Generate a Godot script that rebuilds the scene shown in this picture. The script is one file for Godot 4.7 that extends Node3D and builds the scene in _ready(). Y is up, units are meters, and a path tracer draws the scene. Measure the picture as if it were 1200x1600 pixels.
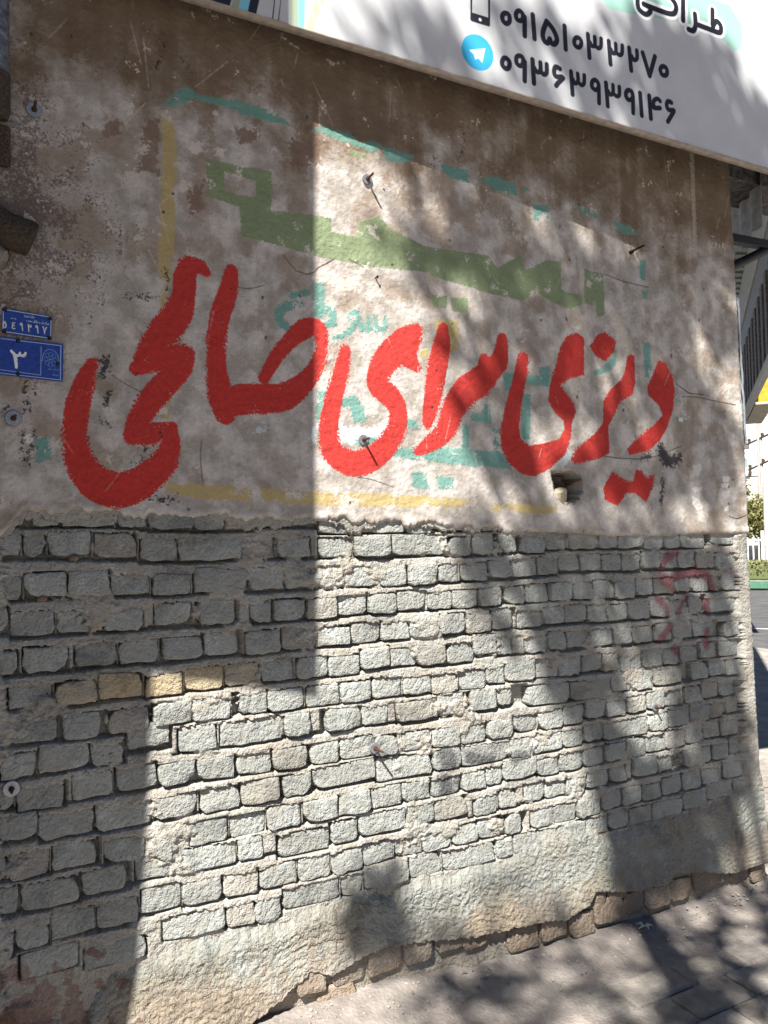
extends Node3D
# An old street wall: painted plaster above, bare brick below, a shop sign over it and a street behind its corner.
# World: the wall's face is the plane z = 0, x runs along it, y is up (0 = height of the lens), metres.

const COURSE := [
	"68 122 41 126 236 39 240 301 36 305 404 32 408 480 28 611 713 39 717 822 16 828 958 16 964 1049 13 1056 1172 20",
	"-16 47 -20 51 95 -23 99 186 -23 192 281 -29 288 370 -38 374 520 -42 524 601 -40 610 694 -40 716 809 -44 815 919 -43 923 1088 -44 1096 1170 -49 1174 1242 -48 1262 1318 -46 1340 1422 -49 1426 1505 -40 1509 1620 -42 1629 1699 -40 1703 1811 -42 1815 1894 -46 1898 1966 -46 1971 2083 -47 2109 2232 -39",
	"-28 48 -112 52 134 -109 138 222 -111 226 310 -113 314 399 -118 406 534 -115 540 627 -115 631 711 -117 715 787 -119 791 881 -119 885 965 -122 969 1058 -122 1062 1124 -120 1131 1221 -119 1225 1303 -114 1308 1388 -115 1393 1468 -112 1473 1552 -104 1556 1632 -107 1636 1714 -109 1718 1798 -111 1802 1874 -107 1879 1951 -110 1959 2032 -111 2038 2123 -115 2130 2228 -119",
	"-16 21 -176 25 111 -188 115 202 -189 209 294 -190 316 400 -185 420 501 -191 539 592 -194 596 680 -194 684 765 -194 769 849 -191 853 933 -192 937 1022 -189 1026 1102 -191 1106 1185 -191 1191 1265 -192 1280 1345 -189 1349 1435 -189 1439 1520 -188 1524 1596 -190 1600 1680 -191 1684 1769 -196 1773 1843 -191 1848 1932 -190 1941 2006 -187 2011 2091 -191 2095 2148 -192 2152 2219 -192",
	"0 39 -267 50 138 -267 151 237 -264 241 327 -265 336 425 -265 429 509 -262 527 613 -268 617 708 -264 712 799 -265 803 884 -264 888 970 -262 974 1060 -262 1064 1144 -257 1148 1226 -262 1231 1300 -257 1318 1409 -260 1413 1487 -257 1491 1572 -257 1576 1652 -261 1656 1731 -262 1735 1822 -262 1826 1909 -261 1913 1990 -262 1995 2058 -257 2078 2236 -262",
	"21 108 -338 113 195 -341 199 292 -337 296 380 -343 384 473 -340 477 560 -338 564 648 -336 652 737 -337 741 824 -340 828 908 -329 912 990 -332 994 1079 -337 1084 1166 -339 1171 1244 -323 1249 1298 -331 1341 1422 -333 1426 1492 -331 1496 1579 -332 1583 1668 -333 1672 1749 -335 1753 1835 -336 1839 1916 -337 1920 2004 -335 2011 2104 -335 2155 2232 -345",
	"25 117 -412 125 202 -415 219 304 -414 313 401 -409 405 490 -411 510 578 -406 582 670 -410 678 766 -408 770 856 -408 860 944 -408 948 1031 -409 1035 1117 -414 1121 1205 -415 1209 1269 -409 1273 1374 -406 1379 1459 -406 1463 1546 -409 1550 1627 -405 1631 1697 -409 1701 1785 -418 1789 1868 -415 1873 1947 -416 1955 2028 -412 2040 2106 -407 2128 2225 -409",
	"7 76 -482 80 179 -478 183 250 -479 256 349 -453 369 455 -476 465 618 -475 622 686 -472 729 825 -474 829 902 -473 927 1049 -478 1053 1137 -475 1155 1240 -474 1244 1293 -470 1349 1496 -482 1500 1656 -483 1660 1744 -477 1748 1831 -479 1835 1949 -475 2006 2077 -473 2082 2158 -469 2162 2257 -474",
	"-16 32 -543 38 127 -551 144 227 -545 235 319 -544 325 408 -546 412 497 -547 503 587 -547 591 677 -551 687 764 -551 768 857 -549 862 928 -555 942 1028 -554 1032 1119 -556 1123 1199 -559 1206 1291 -557 1299 1379 -552 1383 1471 -554 1475 1555 -553 1559 1635 -546 1639 1719 -549 1723 1798 -546 1804 1876 -544 1880 1946 -545 1969 2042 -544 2046 2121 -538 2125 2192 -541",
	"-16 76 -606 80 187 -618 191 310 -621 314 412 -617 416 510 -620 514 608 -617 618 688 -616 692 862 -609 868 1027 -618 1033 1119 -615 1123 1278 -620 1282 1352 -619 1356 1465 -617 1469 1546 -617 1552 1621 -611 1625 1803 -616 1808 1888 -613 1893 1983 -610 1988 2073 -608 2077 2146 -606 2152 2211 -596",
	"-20 18 -686 22 101 -689 105 192 -685 207 294 -692 309 354 -708 392 481 -690 485 571 -689 575 661 -689 665 757 -688 761 846 -687 850 936 -685 940 1024 -684 1028 1120 -684 1124 1199 -686 1203 1254 -684 1258 1373 -677 1377 1454 -685 1458 1541 -683 1545 1620 -681 1625 1708 -679 1712 1792 -680 1796 1874 -677 1878 1959 -676 1965 2039 -673 2043 2121 -666 2126 2212 -672",
	"-17 39 -751 43 158 -756 163 253 -750 271 374 -743 378 500 -747 504 562 -744 604 735 -760 739 811 -753 816 951 -748 955 1032 -748 1036 1134 -747 1160 1234 -759 1244 1301 -754 1328 1401 -750 1405 1477 -752 1481 1554 -755 1558 1639 -750 1643 1712 -746 1737 1838 -741 1844 1902 -744 1949 2079 -743 2084 2158 -741 2166 2209 -730",
	"-17 30 -842 34 98 -833 102 190 -825 194 279 -827 283 371 -815 375 464 -822 468 551 -824 555 647 -820 651 734 -824 738 822 -828 826 911 -821 915 995 -822 999 1082 -823 1086 1168 -823 1172 1239 -823 1260 1310 -827 1347 1427 -828 1431 1514 -825 1518 1603 -827 1607 1685 -819 1689 1770 -819 1774 1851 -821 1856 1938 -818 1944 2025 -816 2030 2112 -812 2132 2222 -808",
	"42 156 -892 166 296 -906 329 471 -889 475 541 -894 545 607 -900 611 758 -884 763 822 -888 828 953 -883 957 1052 -883 1056 1224 -886 1231 1282 -885 1286 1370 -885 1374 1457 -885 1461 1544 -885 1548 1628 -885 1632 1709 -885 1718 1808 -886 1812 1940 -887 1944 2048 -877 2052 2171 -865 2180 2228 -872"]
const RED_STROKES := [
	"188 397 12.1 173 356 20.4 160 308 25.3 153 261 24.7 154 215 25.6 168 168 33.0 196 134 38.0 232 120 39.9 273 128 38.2 310 153 33.9 341 185 29.5 355 222 22.3 358 257 13.9",
	"361 266 9.9 311 248 25.3 269 238 16.3",
	"270 247 17.2 288 282 25.1 316 328 28.4 350 369 28.8 379 406 29.2 393 437 19.2",
	"384 439 19.2 340 422 28.8 307 407 22.0 281 393 15.5",
	"284 408 9.7 312 444 25.5 346 487 34.9 375 530 33.3 388 572 26.4 392 612 26.5 401 644 21.5 423 647 17.6 443 632 8.3",
	"502 647 14.9 492 590 23.3 472 531 24.1 464 464 22.9 464 403 23.9 473 348 32.2 483 305 27.1",
	"488 331 34.5 535 341 37.2 583 345 35.7 632 354 34.2 680 389 25.8 712 429 20.5 730 479 16.0 724 530 20.6 685 526 24.9 642 487 18.9 609 446 17.5 579 394 14.1",
	"796 484 14.1 783 429 22.1 764 368 23.1 750 313 25.2 745 264 26.3 757 221 29.8 801 195 33.7 849 202 33.1 899 234 31.3 935 283 28.1 944 335 25.8 921 373 30.5 887 398 30.1 891 438 31.4 923 480 38.0 969 519 41.1 1005 557 17.7",
	"968 490 37.3 1001 456 13.8",
	"1089 572 14.3 1082 524 27.1 1067 464 30.8 1053 393 28.0 1037 328 20.2 1033 302 11.4",
	"1285 561 17.9 1274 500 28.8 1236 463 35.2 1203 433 41.5 1153 400 40.8 1114 350 35.0 1089 293 30.8 1041 254 22.7 997 229 8.7",
	"1221 496 17.5 1218 453 26.9"]
const RED_SHAPES := [
	"1337 516 1349 530 1368 531 1376 515 1368 470 1348 391 1333 312 1338 278 1368 260 1422 269 1479 284 1501 315 1497 340 1463 363 1443 397 1449 442 1473 499 1494 561 1521 596 1554 607 1583 595 1582 482 1523 467 1490 445 1509 421 1539 393 1545 368 1527 332 1523 291 1502 240 1445 199 1389 173 1341 177 1295 210 1270 252 1269 299 1288 368 1314 437",
	"1757 554 1775 564 1787 552 1786 472 1769 434 1720 409 1698 371 1669 328 1673 251 1625 229 1539 211 1521 226 1541 257 1614 305 1649 338 1656 410 1680 443 1729 478 1747 511",
	"1889 555 1918 547 1947 511 1956 463 1944 396 1917 340 1885 296 1833 262 1755 246 1746 264 1792 303 1866 349 1899 377 1883 409 1838 438 1837 465 1865 510",
	"1605 571 1639 611 1669 621 1711 597 1705 565 1666 532 1630 543",
	"1642 142 1680 192 1744 162 1765 165 1781 202 1802 197 1822 176 1859 188 1847 145 1816 99 1771 128 1736 128 1697 88 1647 107"]
const GREEN_SHAPES := [
	"444 906 606 907 604 811 736 820 762 824 761 783 830 784 841 823 899 848 937 818 1034 790 1157 792 1242 795 1328 706 1155 725 1056 720 874 710 727 715 527 733 524 805 443 817",
	"1049 737 1114 734 1259 755 1355 813 1372 771 1446 811 1503 815 1500 733 1519 725 1590 724 1593 807 1669 802 1666 671 1635 665 1630 714 1530 676 1461 688 1412 712 1357 680 1246 686 1178 696 1049 711",
	"1054 661 1105 662 1100 626 1057 630",
	"1115 660 1171 664 1166 622 1117 622",
	"815 1008 865 1006 856 992 815 993"]
const GREEN_HOLES := [
	"487 884 565 875 564 834 487 833"]
const TEAL_SHAPES := [
	"344 1013 374 1051 400 1071 430 1057 507 1065 621 1064 658 1036 612 1031 547 1034 476 1045 415 1040 370 1008",
	"705 1030 749 1057 775 1052 820 1052 843 1036 885 1047 923 1040 1010 1028 975 1003 941 1009 903 1030 884 1013 847 1020 811 1020 731 1036",
	"1100 1029 1131 1026 1179 1027 1184 1005 1146 998 1105 1008",
	"913 1036 1010 1033 980 1004 922 1001",
	"1080 1029 1174 1026 1183 991 1120 993",
	"1210 1009 1260 1029 1349 1017 1348 984 1275 986",
	"1372 1014 1392 1019 1389 1005 1372 1004",
	"1405 972 1465 983 1463 935 1410 925",
	"1556 995 1626 1002 1663 974 1599 973",
	"1702 975 1781 974 1828 951 1753 938",
	"714 375 745 377 733 306 712 302",
	"771 357 822 369 849 335 850 299 815 300 804 337 774 336",
	"958 318 999 315 1003 289 963 296",
	"930 238 1142 246 1306 233 1305 191 1100 200 930 213",
	"1144 311 1166 309 1163 235 1138 240",
	"1243 303 1270 305 1268 190 1243 195",
	"1284 467 1325 467 1323 417 1290 415",
	"983 177 1032 177 1033 130 985 134",
	"1058 168 1112 163 1111 127 1063 133",
	"1173 348 1204 341 1216 374 1237 373 1239 315 1172 324",
	"814 256 881 264 884 242 832 234",
	"1351 463 1411 468 1412 493 1452 496 1447 436 1350 438",
	"1342 407 1378 412 1372 277 1345 278",
	"1821 606 1857 606 1857 489 1830 494",
	"1821 869 1848 873 1842 803 1820 807",
	"1825 767 1853 774 1846 745 1826 743",
	"1957 428 1991 430 1981 419",
	"1960 376 2013 379 2007 361 1969 359",
	"73 227 104 231 106 183 75 175"]
const TEAL_STROKES := [
	"646 521 10.0 623 538 12.2 621 561 12.2 646 580 11.2 677 588 10.2",
	"655 605 7.9 695 618 9.1",
	"728 644 15.0 725 603 17.3 726 575 17.2",
	"758 581 13.9 763 553 11.6 737 539 6.9",
	"765 511 5.8 801 527 8.2 820 554 9.5 811 572 9.5 829 583 9.5 835 556 9.5 862 544 10.8 906 549 9.8 911 581 4.9",
	"862 544 8.4 862 581 5.4",
	"884 547 8.5 883 580 5.5",
	"1628 493 9.1 1667 508 10.8 1700 534 10.9 1708 564 7.8"]
const YELLOW_SHAPES := [
	"341 986 373 990 378 892 372 800 368 653 329 658 337 779 343 885",
	"331 658 364 663 361 608 332 597",
	"331 597 356 603 346 546 332 510",
	"321 382 359 392 356 315 320 311",
	"335 296 356 296 356 279 337 280",
	"347 139 435 135 558 131 558 96 435 98 342 117",
	"558 129 724 121 878 119 1118 110 1173 99 1117 81 877 82 723 86 558 96",
	"1066 593 1141 598 1135 511 1101 508 1061 533",
	"1017 506 1040 508 1033 478 1013 483",
	"1222 99 1462 85 1462 63 1236 69"]
const BLACK_STROKES := [
	"202 405 9.4 220 402 11.3 206 373 10.3",
	"215 311 7.5 224 336 5.7",
	"309 104 6.8 338 100 8.8 366 100 6.9",
	"299 220 5.8 296 191 6.8 273 176 5.7",
	"201 174 6.5 210 165 4.7",
	"57 347 4.4 55 329 5.3 53 301 3.5 53 279 3.5",
	"70 348 2.7 72 325 3.6",
	"58 315 2.6 63 284 4.4",
	"14 285 6.9 24 295 2.6",
	"48 233 7.0 56 166 4.4 63 207 6.2",
	"71 243 3.5 65 193 3.5",
	"207 534 4.7 212 549 2.8",
	"189 509 1.4 188 480 1.4",
	"262 556 4.8 285 556 6.8 323 561 5.0",
	"347 621 7.0 356 578 4.0",
	"203 582 5.7 181 583 1.4",
	"206 273 4.7 219 264 5.6",
	"1889 273 19.6 1915 233 27.9 1963 241 21.6",
	"1894 171 9.8 1882 102 11.3",
	"1805 236 8.0 1842 251 12.9",
	"251 697 2.2 249 653 2.2",
	"339 1182 2.3 351 1159 3.9 346 1135 3.1 331 1093 3.1",
	"393 1133 2.4 407 1109 2.4",
	"1176 1132 2.1 1159 1082 3.1 1158 1046 2.0",
	"1070 1045 2.0 1071 1010 2.0",
	"1080 1038 2.0 1095 1024 2.0"]
const BROWN_SHAPES := [
	"298 965 341 982 339 839 290 844",
	"514 999 579 1006 570 972 522 958",
	"221 954 262 957 255 911 207 900",
	"453 1090 520 1099 515 1074 461 1069",
	"653 990 739 1025 738 951 652 925",
	"398 820 443 859 442 782 404 760"]
const PEELED_SHAPES := [
	"2035 218 2070 224 2067 205 2053 187 2034 194",
	"2019 194 2034 197 2038 184 2013 180",
	"2163 182 2200 190 2189 176 2199 169 2167 161",
	"2164 132 2195 136 2198 118 2175 110",
	"2032 155 2066 152 2051 142 2036 131",
	"52 238 69 229 67 216 50 220",
	"707 661 751 689 804 668 866 722 872 711 840 673 846 635 791 639 750 645 715 645",
	"858 639 886 646 882 631 864 629",
	"1969 373 1993 378 1990 361 1971 362",
	"306 305 339 314 354 298 330 284",
	"399 935 440 951 436 912 406 913",
	"456 1025 476 1033 472 1013",
	"467 934 494 940 490 919 467 918"]
const BLUE_SHAPES := [
	"770 297 833 295 919 294 918 266 880 239 802 239 767 259",
	"695 283 721 289 720 230 697 235",
	"561 287 590 285 584 257 544 250",
	"1524 260 1531 234 1490 195 1467 220"]
const PAPER_SCRAPS := [
	"2028 219 2064 228 2067 209 2046 186 2029 194",
	"2162 188 2201 186 2197 172 2167 169",
	"2157 162 2196 165 2189 149 2160 151",
	"2159 136 2198 140 2201 121 2171 110",
	"2021 147 2068 150 2059 137 2033 131",
	"2023 120 2053 109 2072 81 2045 73 2022 92",
	"2173 84 2192 87 2188 73 2169 70",
	"1971 374 1990 375 1988 363 1972 363",
	"53 234 65 237 70 224 61 216 52 222"]
const DRIPS := [
	"2082 854 12.4 2079 662 10.9 2077 505 8.2",
	"1577 908 12.0 1584 734 10.8 1593 611 7.2",
	"1625 947 8.5 1625 781 7.3",
	"1721 614 6.2 1722 478 4.9",
	"891 720 4.9 892 629 3.0",
	"733 686 2.9 737 556 2.3",
	"2071 1267 10.6 2069 1006 7.9 2070 920 6.6"]
const CRACKS := [
	"1963 485 0.9 2005 464 1.0 2028 457 1.0 2090 457 0.9",
	"1989 443 0.7 2066 446 0.7 2161 437 0.9 2243 431 1.1",
	"1645 240 0.8 1733 235 0.8 1847 241 0.7 1982 283 0.7",
	"1673 803 0.6 1756 790 0.7 1855 785 0.6",
	"2191 53 0.8 2231 45 1.1 2277 56 0.8",
	"824 157 0.3 860 153 0.3 928 134 0.3",
	"517 609 0.2 544 609 0.3 581 622 0.2",
	"426 235 0.2 423 195 0.3 428 140 0.2",
	"229 374 0.2 265 353 0.2 293 341 0.2",
	"811 719 0.3 853 703 0.3"]
const DIGITS := [
	"1242 1400 6.1 1241 1393 6.1 1236 1387 6.1 1230 1384 6.1 1224 1386 6.1 1220 1391 6.1 1218 1398 6.1 1220 1405 6.1 1225 1411 6.1 1231 1413 6.1 1237 1412 6.1 1241 1407 6.1 1242 1400 6.1",
	"1285 1418 5.9 1284 1411 5.9 1279 1405 5.9 1273 1403 5.9 1267 1404 5.9 1263 1409 5.9 1262 1416 5.9 1264 1423 5.9 1268 1428 5.9 1274 1431 5.9 1280 1429 5.9 1284 1425 5.9 1285 1418 5.9",
	"1290 1418 6.5 1289 1365 6.5",
	"1317 1431 6.6 1321 1365 6.5",
	"1363 1425 6.9 1349 1390 6.9 1352 1369 6.9 1364 1364 6.9 1372 1377 6.9",
	"1363 1425 6.9 1384 1407 7.0 1396 1383 7.0 1388 1367 7.0 1377 1367 7.0 1372 1377 6.9",
	"1423 1427 6.4 1425 1361 6.4",
	"1238 1274 6.1 1236 1267 6.1 1232 1261 6.1 1226 1259 6.1 1220 1261 6.0 1215 1266 6.0 1214 1273 6.0 1216 1280 6.0 1220 1286 6.0 1226 1288 6.1 1232 1286 6.1 1237 1281 6.1 1238 1274 6.1",
	"1282 1292 5.9 1280 1285 5.9 1276 1279 5.9 1270 1277 5.8 1264 1279 5.8 1260 1283 5.8 1259 1290 5.8 1260 1297 5.8 1265 1303 5.8 1271 1305 5.9 1277 1304 5.9 1281 1299 5.9 1282 1292 5.9",
	"1286 1292 6.5 1285 1239 6.4",
	"1312 1304 6.5 1315 1239 6.5",
	"1317 1283 5.9 1326 1273 5.9 1337 1279 6.0 1338 1302 6.0",
	"1337 1279 6.0 1348 1271 6.0 1358 1279 6.0 1359 1302 6.0",
	"1403 1300 6.4 1389 1302 6.3 1383 1287 6.3 1389 1275 6.3 1409 1278 6.4",
	"1413 1276 6.4 1395 1257 6.3 1389 1249 6.3",
	"1480 1392 5.9 1478 1385 5.9 1473 1379 5.9 1467 1377 5.9 1461 1378 5.8 1456 1383 5.8 1455 1390 5.8 1457 1397 5.8 1462 1403 5.9 1468 1405 5.9 1474 1404 5.9 1479 1399 5.9 1480 1392 5.9",
	"1504 1424 6.3 1507 1357 6.3",
	"1511 1402 5.6 1516 1393 5.6 1527 1398 5.6 1528 1422 5.6",
	"1527 1398 5.6 1539 1392 5.6 1549 1400 5.6 1551 1423 5.7",
	"1578 1422 6.4 1582 1355 6.4",
	"1585 1400 5.7 1591 1390 5.7 1602 1396 5.7 1603 1420 5.7",
	"1602 1396 5.7 1615 1390 5.7 1625 1398 5.8 1627 1421 5.8",
	"1652 1420 6.5 1657 1354 6.5",
	"1660 1398 5.8 1668 1388 5.8 1680 1396 5.8 1680 1419 5.8",
	"1702 1417 6.6 1725 1353 6.6",
	"1748 1417 6.7 1725 1353 6.6",
	"1794 1382 6.4 1792 1374 6.4 1787 1369 6.4 1780 1367 6.4 1773 1368 6.4 1769 1373 6.3 1767 1380 6.3 1769 1387 6.4 1774 1392 6.4 1781 1395 6.4 1788 1393 6.4 1792 1389 6.4 1794 1382 6.4",
	"1441 1301 6.1 1444 1236 6.1",
	"1447 1280 5.5 1452 1270 5.5 1464 1278 5.5 1464 1300 5.5",
	"1464 1278 5.5 1475 1270 5.5 1485 1278 5.5 1487 1301 5.5",
	"1563 1296 6.3 1567 1229 6.3",
	"1570 1274 5.6 1576 1265 5.6 1587 1272 5.7 1588 1295 5.7",
	"1587 1272 5.7 1600 1265 5.7 1610 1272 5.7 1611 1295 5.7",
	"1537 1282 5.9 1535 1275 5.9 1530 1269 5.9 1524 1267 5.9 1518 1269 5.9 1513 1273 5.9 1512 1281 5.9 1514 1288 5.9 1518 1293 5.9 1525 1296 5.9 1531 1294 5.9 1535 1289 5.9 1537 1282 5.9",
	"1537 1281 5.9 1536 1231 5.9",
	"1660 1279 6.1 1658 1272 6.1 1653 1266 6.1 1646 1264 6.1 1640 1265 6.1 1635 1271 6.1 1634 1278 6.1 1636 1285 6.1 1641 1291 6.1 1647 1293 6.1 1654 1292 6.1 1658 1287 6.1 1660 1279 6.1",
	"1660 1280 6.1 1659 1228 6.1",
	"1687 1293 6.6 1691 1227 6.5",
	"1721 1292 6.6 1725 1225 6.6",
	"1727 1267 6.2 1739 1260 6.3 1761 1264 6.3",
	"1739 1260 5.9 1737 1279 5.9 1752 1290 5.9 1762 1285 5.9",
	"1806 1290 6.4 1793 1291 6.4 1787 1278 6.3 1794 1266 6.4 1815 1268 6.4",
	"1814 1264 6.4 1790 1229 6.3"]
const TITLE := [
	"1986 1621 7.2 1984 1574 7.2",
	"1984 1559 7.2 1990 1577 7.2 2003 1589 7.2 2018 1578 7.2 2013 1556 7.2 1970 1556 7.1 1923 1558 7.0",
	"1913 1589 7.0 1914 1555 7.0 1904 1535 7.0 1885 1534 7.0",
	"1868 1643 7.0 1864 1557 6.9",
	"1799 1625 6.9 1831 1605 6.9 1837 1583 6.9 1816 1564 6.9 1737 1564 6.7 1711 1566 6.7",
	"1689 1587 6.6 1691 1549 6.6 1717 1537 6.7 1734 1548 6.7 1737 1563 6.7"]
const PHONE := [
	"1120 1387 1174 1386 1180 1387 1179 1365 1176 1362 1123 1363 1119 1367",
	"1121 1458 1127 1458 1125 1385 1120 1385",
	"1176 1460 1182 1460 1180 1384 1174 1385"]
const NAVY := [
	"131 1348 523 1365 474 1211 469 1183 130 1152",
	"549 1357 573 1364 534 1188 513 1194",
	"591 1307 593 1308 580 1196 577 1195",
	"607 1311 608 1312 594 1197 591 1196"]
const GREY_GREEN := [
	"523 1365 530 1352 492 1189 469 1183",
	"628 1380 646 1385 646 1194 625 1192"]
const LIGHT_BLUE := [
	"530 1352 549 1357 515 1187 492 1189",
	"646 1385 668 1392 659 1200 646 1194"]
const LEAF_PRINT := [
	"652 1214 662 1229 668 1218 671 1203 652 1205",
	"666 1241 679 1267 688 1245 685 1232 672 1210",
	"681 1281 689 1306 702 1290 698 1273 685 1251",
	"693 1322 703 1354 716 1322 709 1295"]
const TEAL_PRINT := [
	"1513 1584 1901 1653 2060 1655 2107 1605 2111 1560 2101 1525 2070 1509 2028 1536 1846 1550 1673 1525 1579 1519"]
const PLANE := [
	"1113 1284 1163 1300 1153 1258 1141 1268 1132 1262 1127 1275"]
const CIRCLE := [1139, 1283, 48]
const PHONE_DOT := [1149, 1374]
const GAP := "508 -1111 585 -1083 638 -1056 678 -1036 727 -1059 814 -1035 886 -1028 1028 -1047 1115 -1062 1203 -1073 1267 -1073 1383 -1082 1438 -1096 1533 -1073 1566 -1042 1707 -1073 1847 -1080 1884 -1055 1967 -1072 2073 -1093 2132 -1107"
const FOUNDATION := "637 715 -1087 22 730 824 -1092 22 830 926 -1091 22 930 1014 -1089 22 1024 1106 -1084 22 1109 1187 -1099 22 693 796 -1149 22 1256 1357 -1145 22 1366 1460 -1136 22 1464 1558 -1154 22 1560 1674 -1137 22 1679 1760 -1143 22 1761 1863 -1142 22 1868 1960 -1143 22 1969 2121 -1132 22 1529 1608 -1089 22 1615 1694 -1084 22 2147 2228 -1125 22 2228 2290 -1158 22"
const GRAFFITI := [
	"1950 -62 11.5 1902 -78 14.6 1882 -104 11.3",
	"1881 -124 11.3 1894 -148 14.5 1926 -173 11.4",
	"1894 -152 9.7 1965 -134 14.8 2023 -129 13.4 2082 -142 15.3 2115 -182 12.0",
	"1859 -206 12.8 1891 -229 8.1 1899 -257 7.3",
	"1986 -207 7.4 1945 -259 6.5",
	"2083 -226 11.9 2086 -261 11.9",
	"1911 -294 12.9 1863 -335 11.2",
	"1926 -366 11.4 1944 -385 9.8",
	"2073 -323 11.8 2066 -364 15.2",
	"2024 -112 10.0 2053 -134 11.8"]
const SOOT := [
	"1066 -574 22.5 1079 -599 25.1",
	"1147 -597 16.7 1216 -613 13.1",
	"1068 -642 21.2 1071 -671 18.7",
	"1083 -712 21.3",
	"1302 -619 20.2 1332 -618 13.6"]
const SHADE := [
	"898 791 42 38 70 996 854 60 53 60 1097 899 59 50 70 1202 880 66 55 96 1043 739 81 71 100 1156 783 85 72 100 1286 802 101 84 120 916 746 35 31 40 1422 746 119 96 120 1335 922 81 66 72 1520 837 99 78 128 1642 756 129 100 160 1091 648 58 50 80 1011 665 40 35 50 1171 532 64 54 108 1088 524 51 44 50 1282 654 54 44 48 1393 592 117 94 120 1560 570 112 88 144 1254 431 88 73 96",
	"1187 354 64 54 96 1227 267 76 63 108 1387 404 116 94 108 1312 179 89 73 108 1530 413 110 87 112 1714 625 119 91 160 1855 763 140 104 144 1961 630 131 95 160 2001 867 178 128 144 2154 933 157 110 160 1814 452 109 82 112 1702 306 104 79 128 1594 146 125 97 128 1923 398 114 83 128 2042 490 104 74 112 2094 323 136 96 160 1971 193 130 94 144 1800 109 135 100 128 2146 132 107 75 144 2203 676 127 88 144",
	"2215 285 79 54 112 1105 420 37 32 40 1178 16 63 53 108 1154 -71 58 49 84 1262 -39 87 72 108 1420 -24 105 83 108 1587 -46 112 86 104 1766 -70 120 89 104 1959 -55 114 82 91 2134 -102 106 74 104 1236 -163 86 71 96 1392 -170 92 73 84 1532 -196 97 75 104 1709 -186 117 88 104 1895 -236 125 91 104 2065 -288 133 94 130 1299 -256 66 54 84 1458 -285 82 65 91 1601 -334 100 76 104 1781 -348 93 69 78",
	"1944 -402 99 71 91 2117 -459 121 83 130 1524 -440 97 75 156 1671 -474 77 58 104 1593 -542 70 53 117 1430 -412 42 33 65 2024 -532 117 82 130 2138 -628 122 83 156 1935 -603 57 40 52 1665 -646 64 48 78 1820 -707 81 59 91 2014 -735 117 81 104 2160 -798 123 83 130 1711 -768 104 76 117 1869 -833 111 79 130 2036 -902 133 91 130 1758 -911 120 86 156 1918 -980 113 79 143 1753 -1026 107 76 156 1657 -854 51 38 91",
	"2149 -1025 77 51 117 1998 -1077 102 70 130 1856 -1125 83 58 130 1710 -1131 66 47 104 2124 -917 91 62 117 881 -892 63 54 90 861 -968 83 71 110 905 -1058 85 72 110 826 -928 45 39 70 801 -867 29 25 60 956 -1006 33 27 60 933 -879 27 23 60 817 -1039 36 31 70 978 -1118 35 29 60 1047 -1061 32 26 40 901 -824 26 23 50 2154 -1338 185 284 25 1959 -1319 157 242 22 2199 -1648 167 231 25 1903 -1425 94 139 15",
	"1651 -1271 103 161 15 1562 -1345 165 251 20 1994 -1647 201 275 30 2182 -1943 186 228 30 1762 -1654 171 233 28 1412 -1370 178 270 22 1192 -1199 181 295 25 1127 -1305 171 271 25 1339 -1532 182 263 25 1553 -1661 163 222 25 1978 -1918 215 264 32 1788 -1834 142 180 25 1175 -1464 180 269 22 1827 -1239 90 142 12 2269 -1459 91 135 12 1067 1131 58 50 87 990 1054 47 41 72 1184 1115 71 60 87 1181 978 71 60 87 1064 997 48 42 72",
	"1351 1174 76 62 102 1504 1162 80 64 130 1617 1086 95 74 130 1764 1162 88 67 87 1521 983 80 63 87 1707 967 98 75 130 1859 1041 103 77 130 1993 1135 122 89 145 1959 955 106 78 116 2124 1032 126 91 145 2174 896 114 81 145 2322 971 134 93 145 2345 849 90 62 145 2077 1206 70 50 130 1894 1257 79 59 72 1302 923 63 52 87 2214 1143 87 62 102 917 1043 33 29 44 846 1073 39 35 51 936 1103 46 41 51",
	"971 1002 41 36 58 1183 1046 61 51 72 1434 1062 67 54 87 2015 1020 108 79 116 1865 1176 78 58 87"]

const GROUND := -1.185
const COURSE_BOTTOM := [0.028, -0.042, -0.115, -0.190, -0.263, -0.336, -0.409, -0.476, -0.549, -0.616, -0.686, -0.752, -0.823, -0.886]
const SUN := Vector3(-1.06, 1.75, 1.0)

var noise_a := FastNoiseLite.new()
var noise_b := FastNoiseLite.new()
var M := {}
var rng := RandomNumberGenerator.new()


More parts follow.
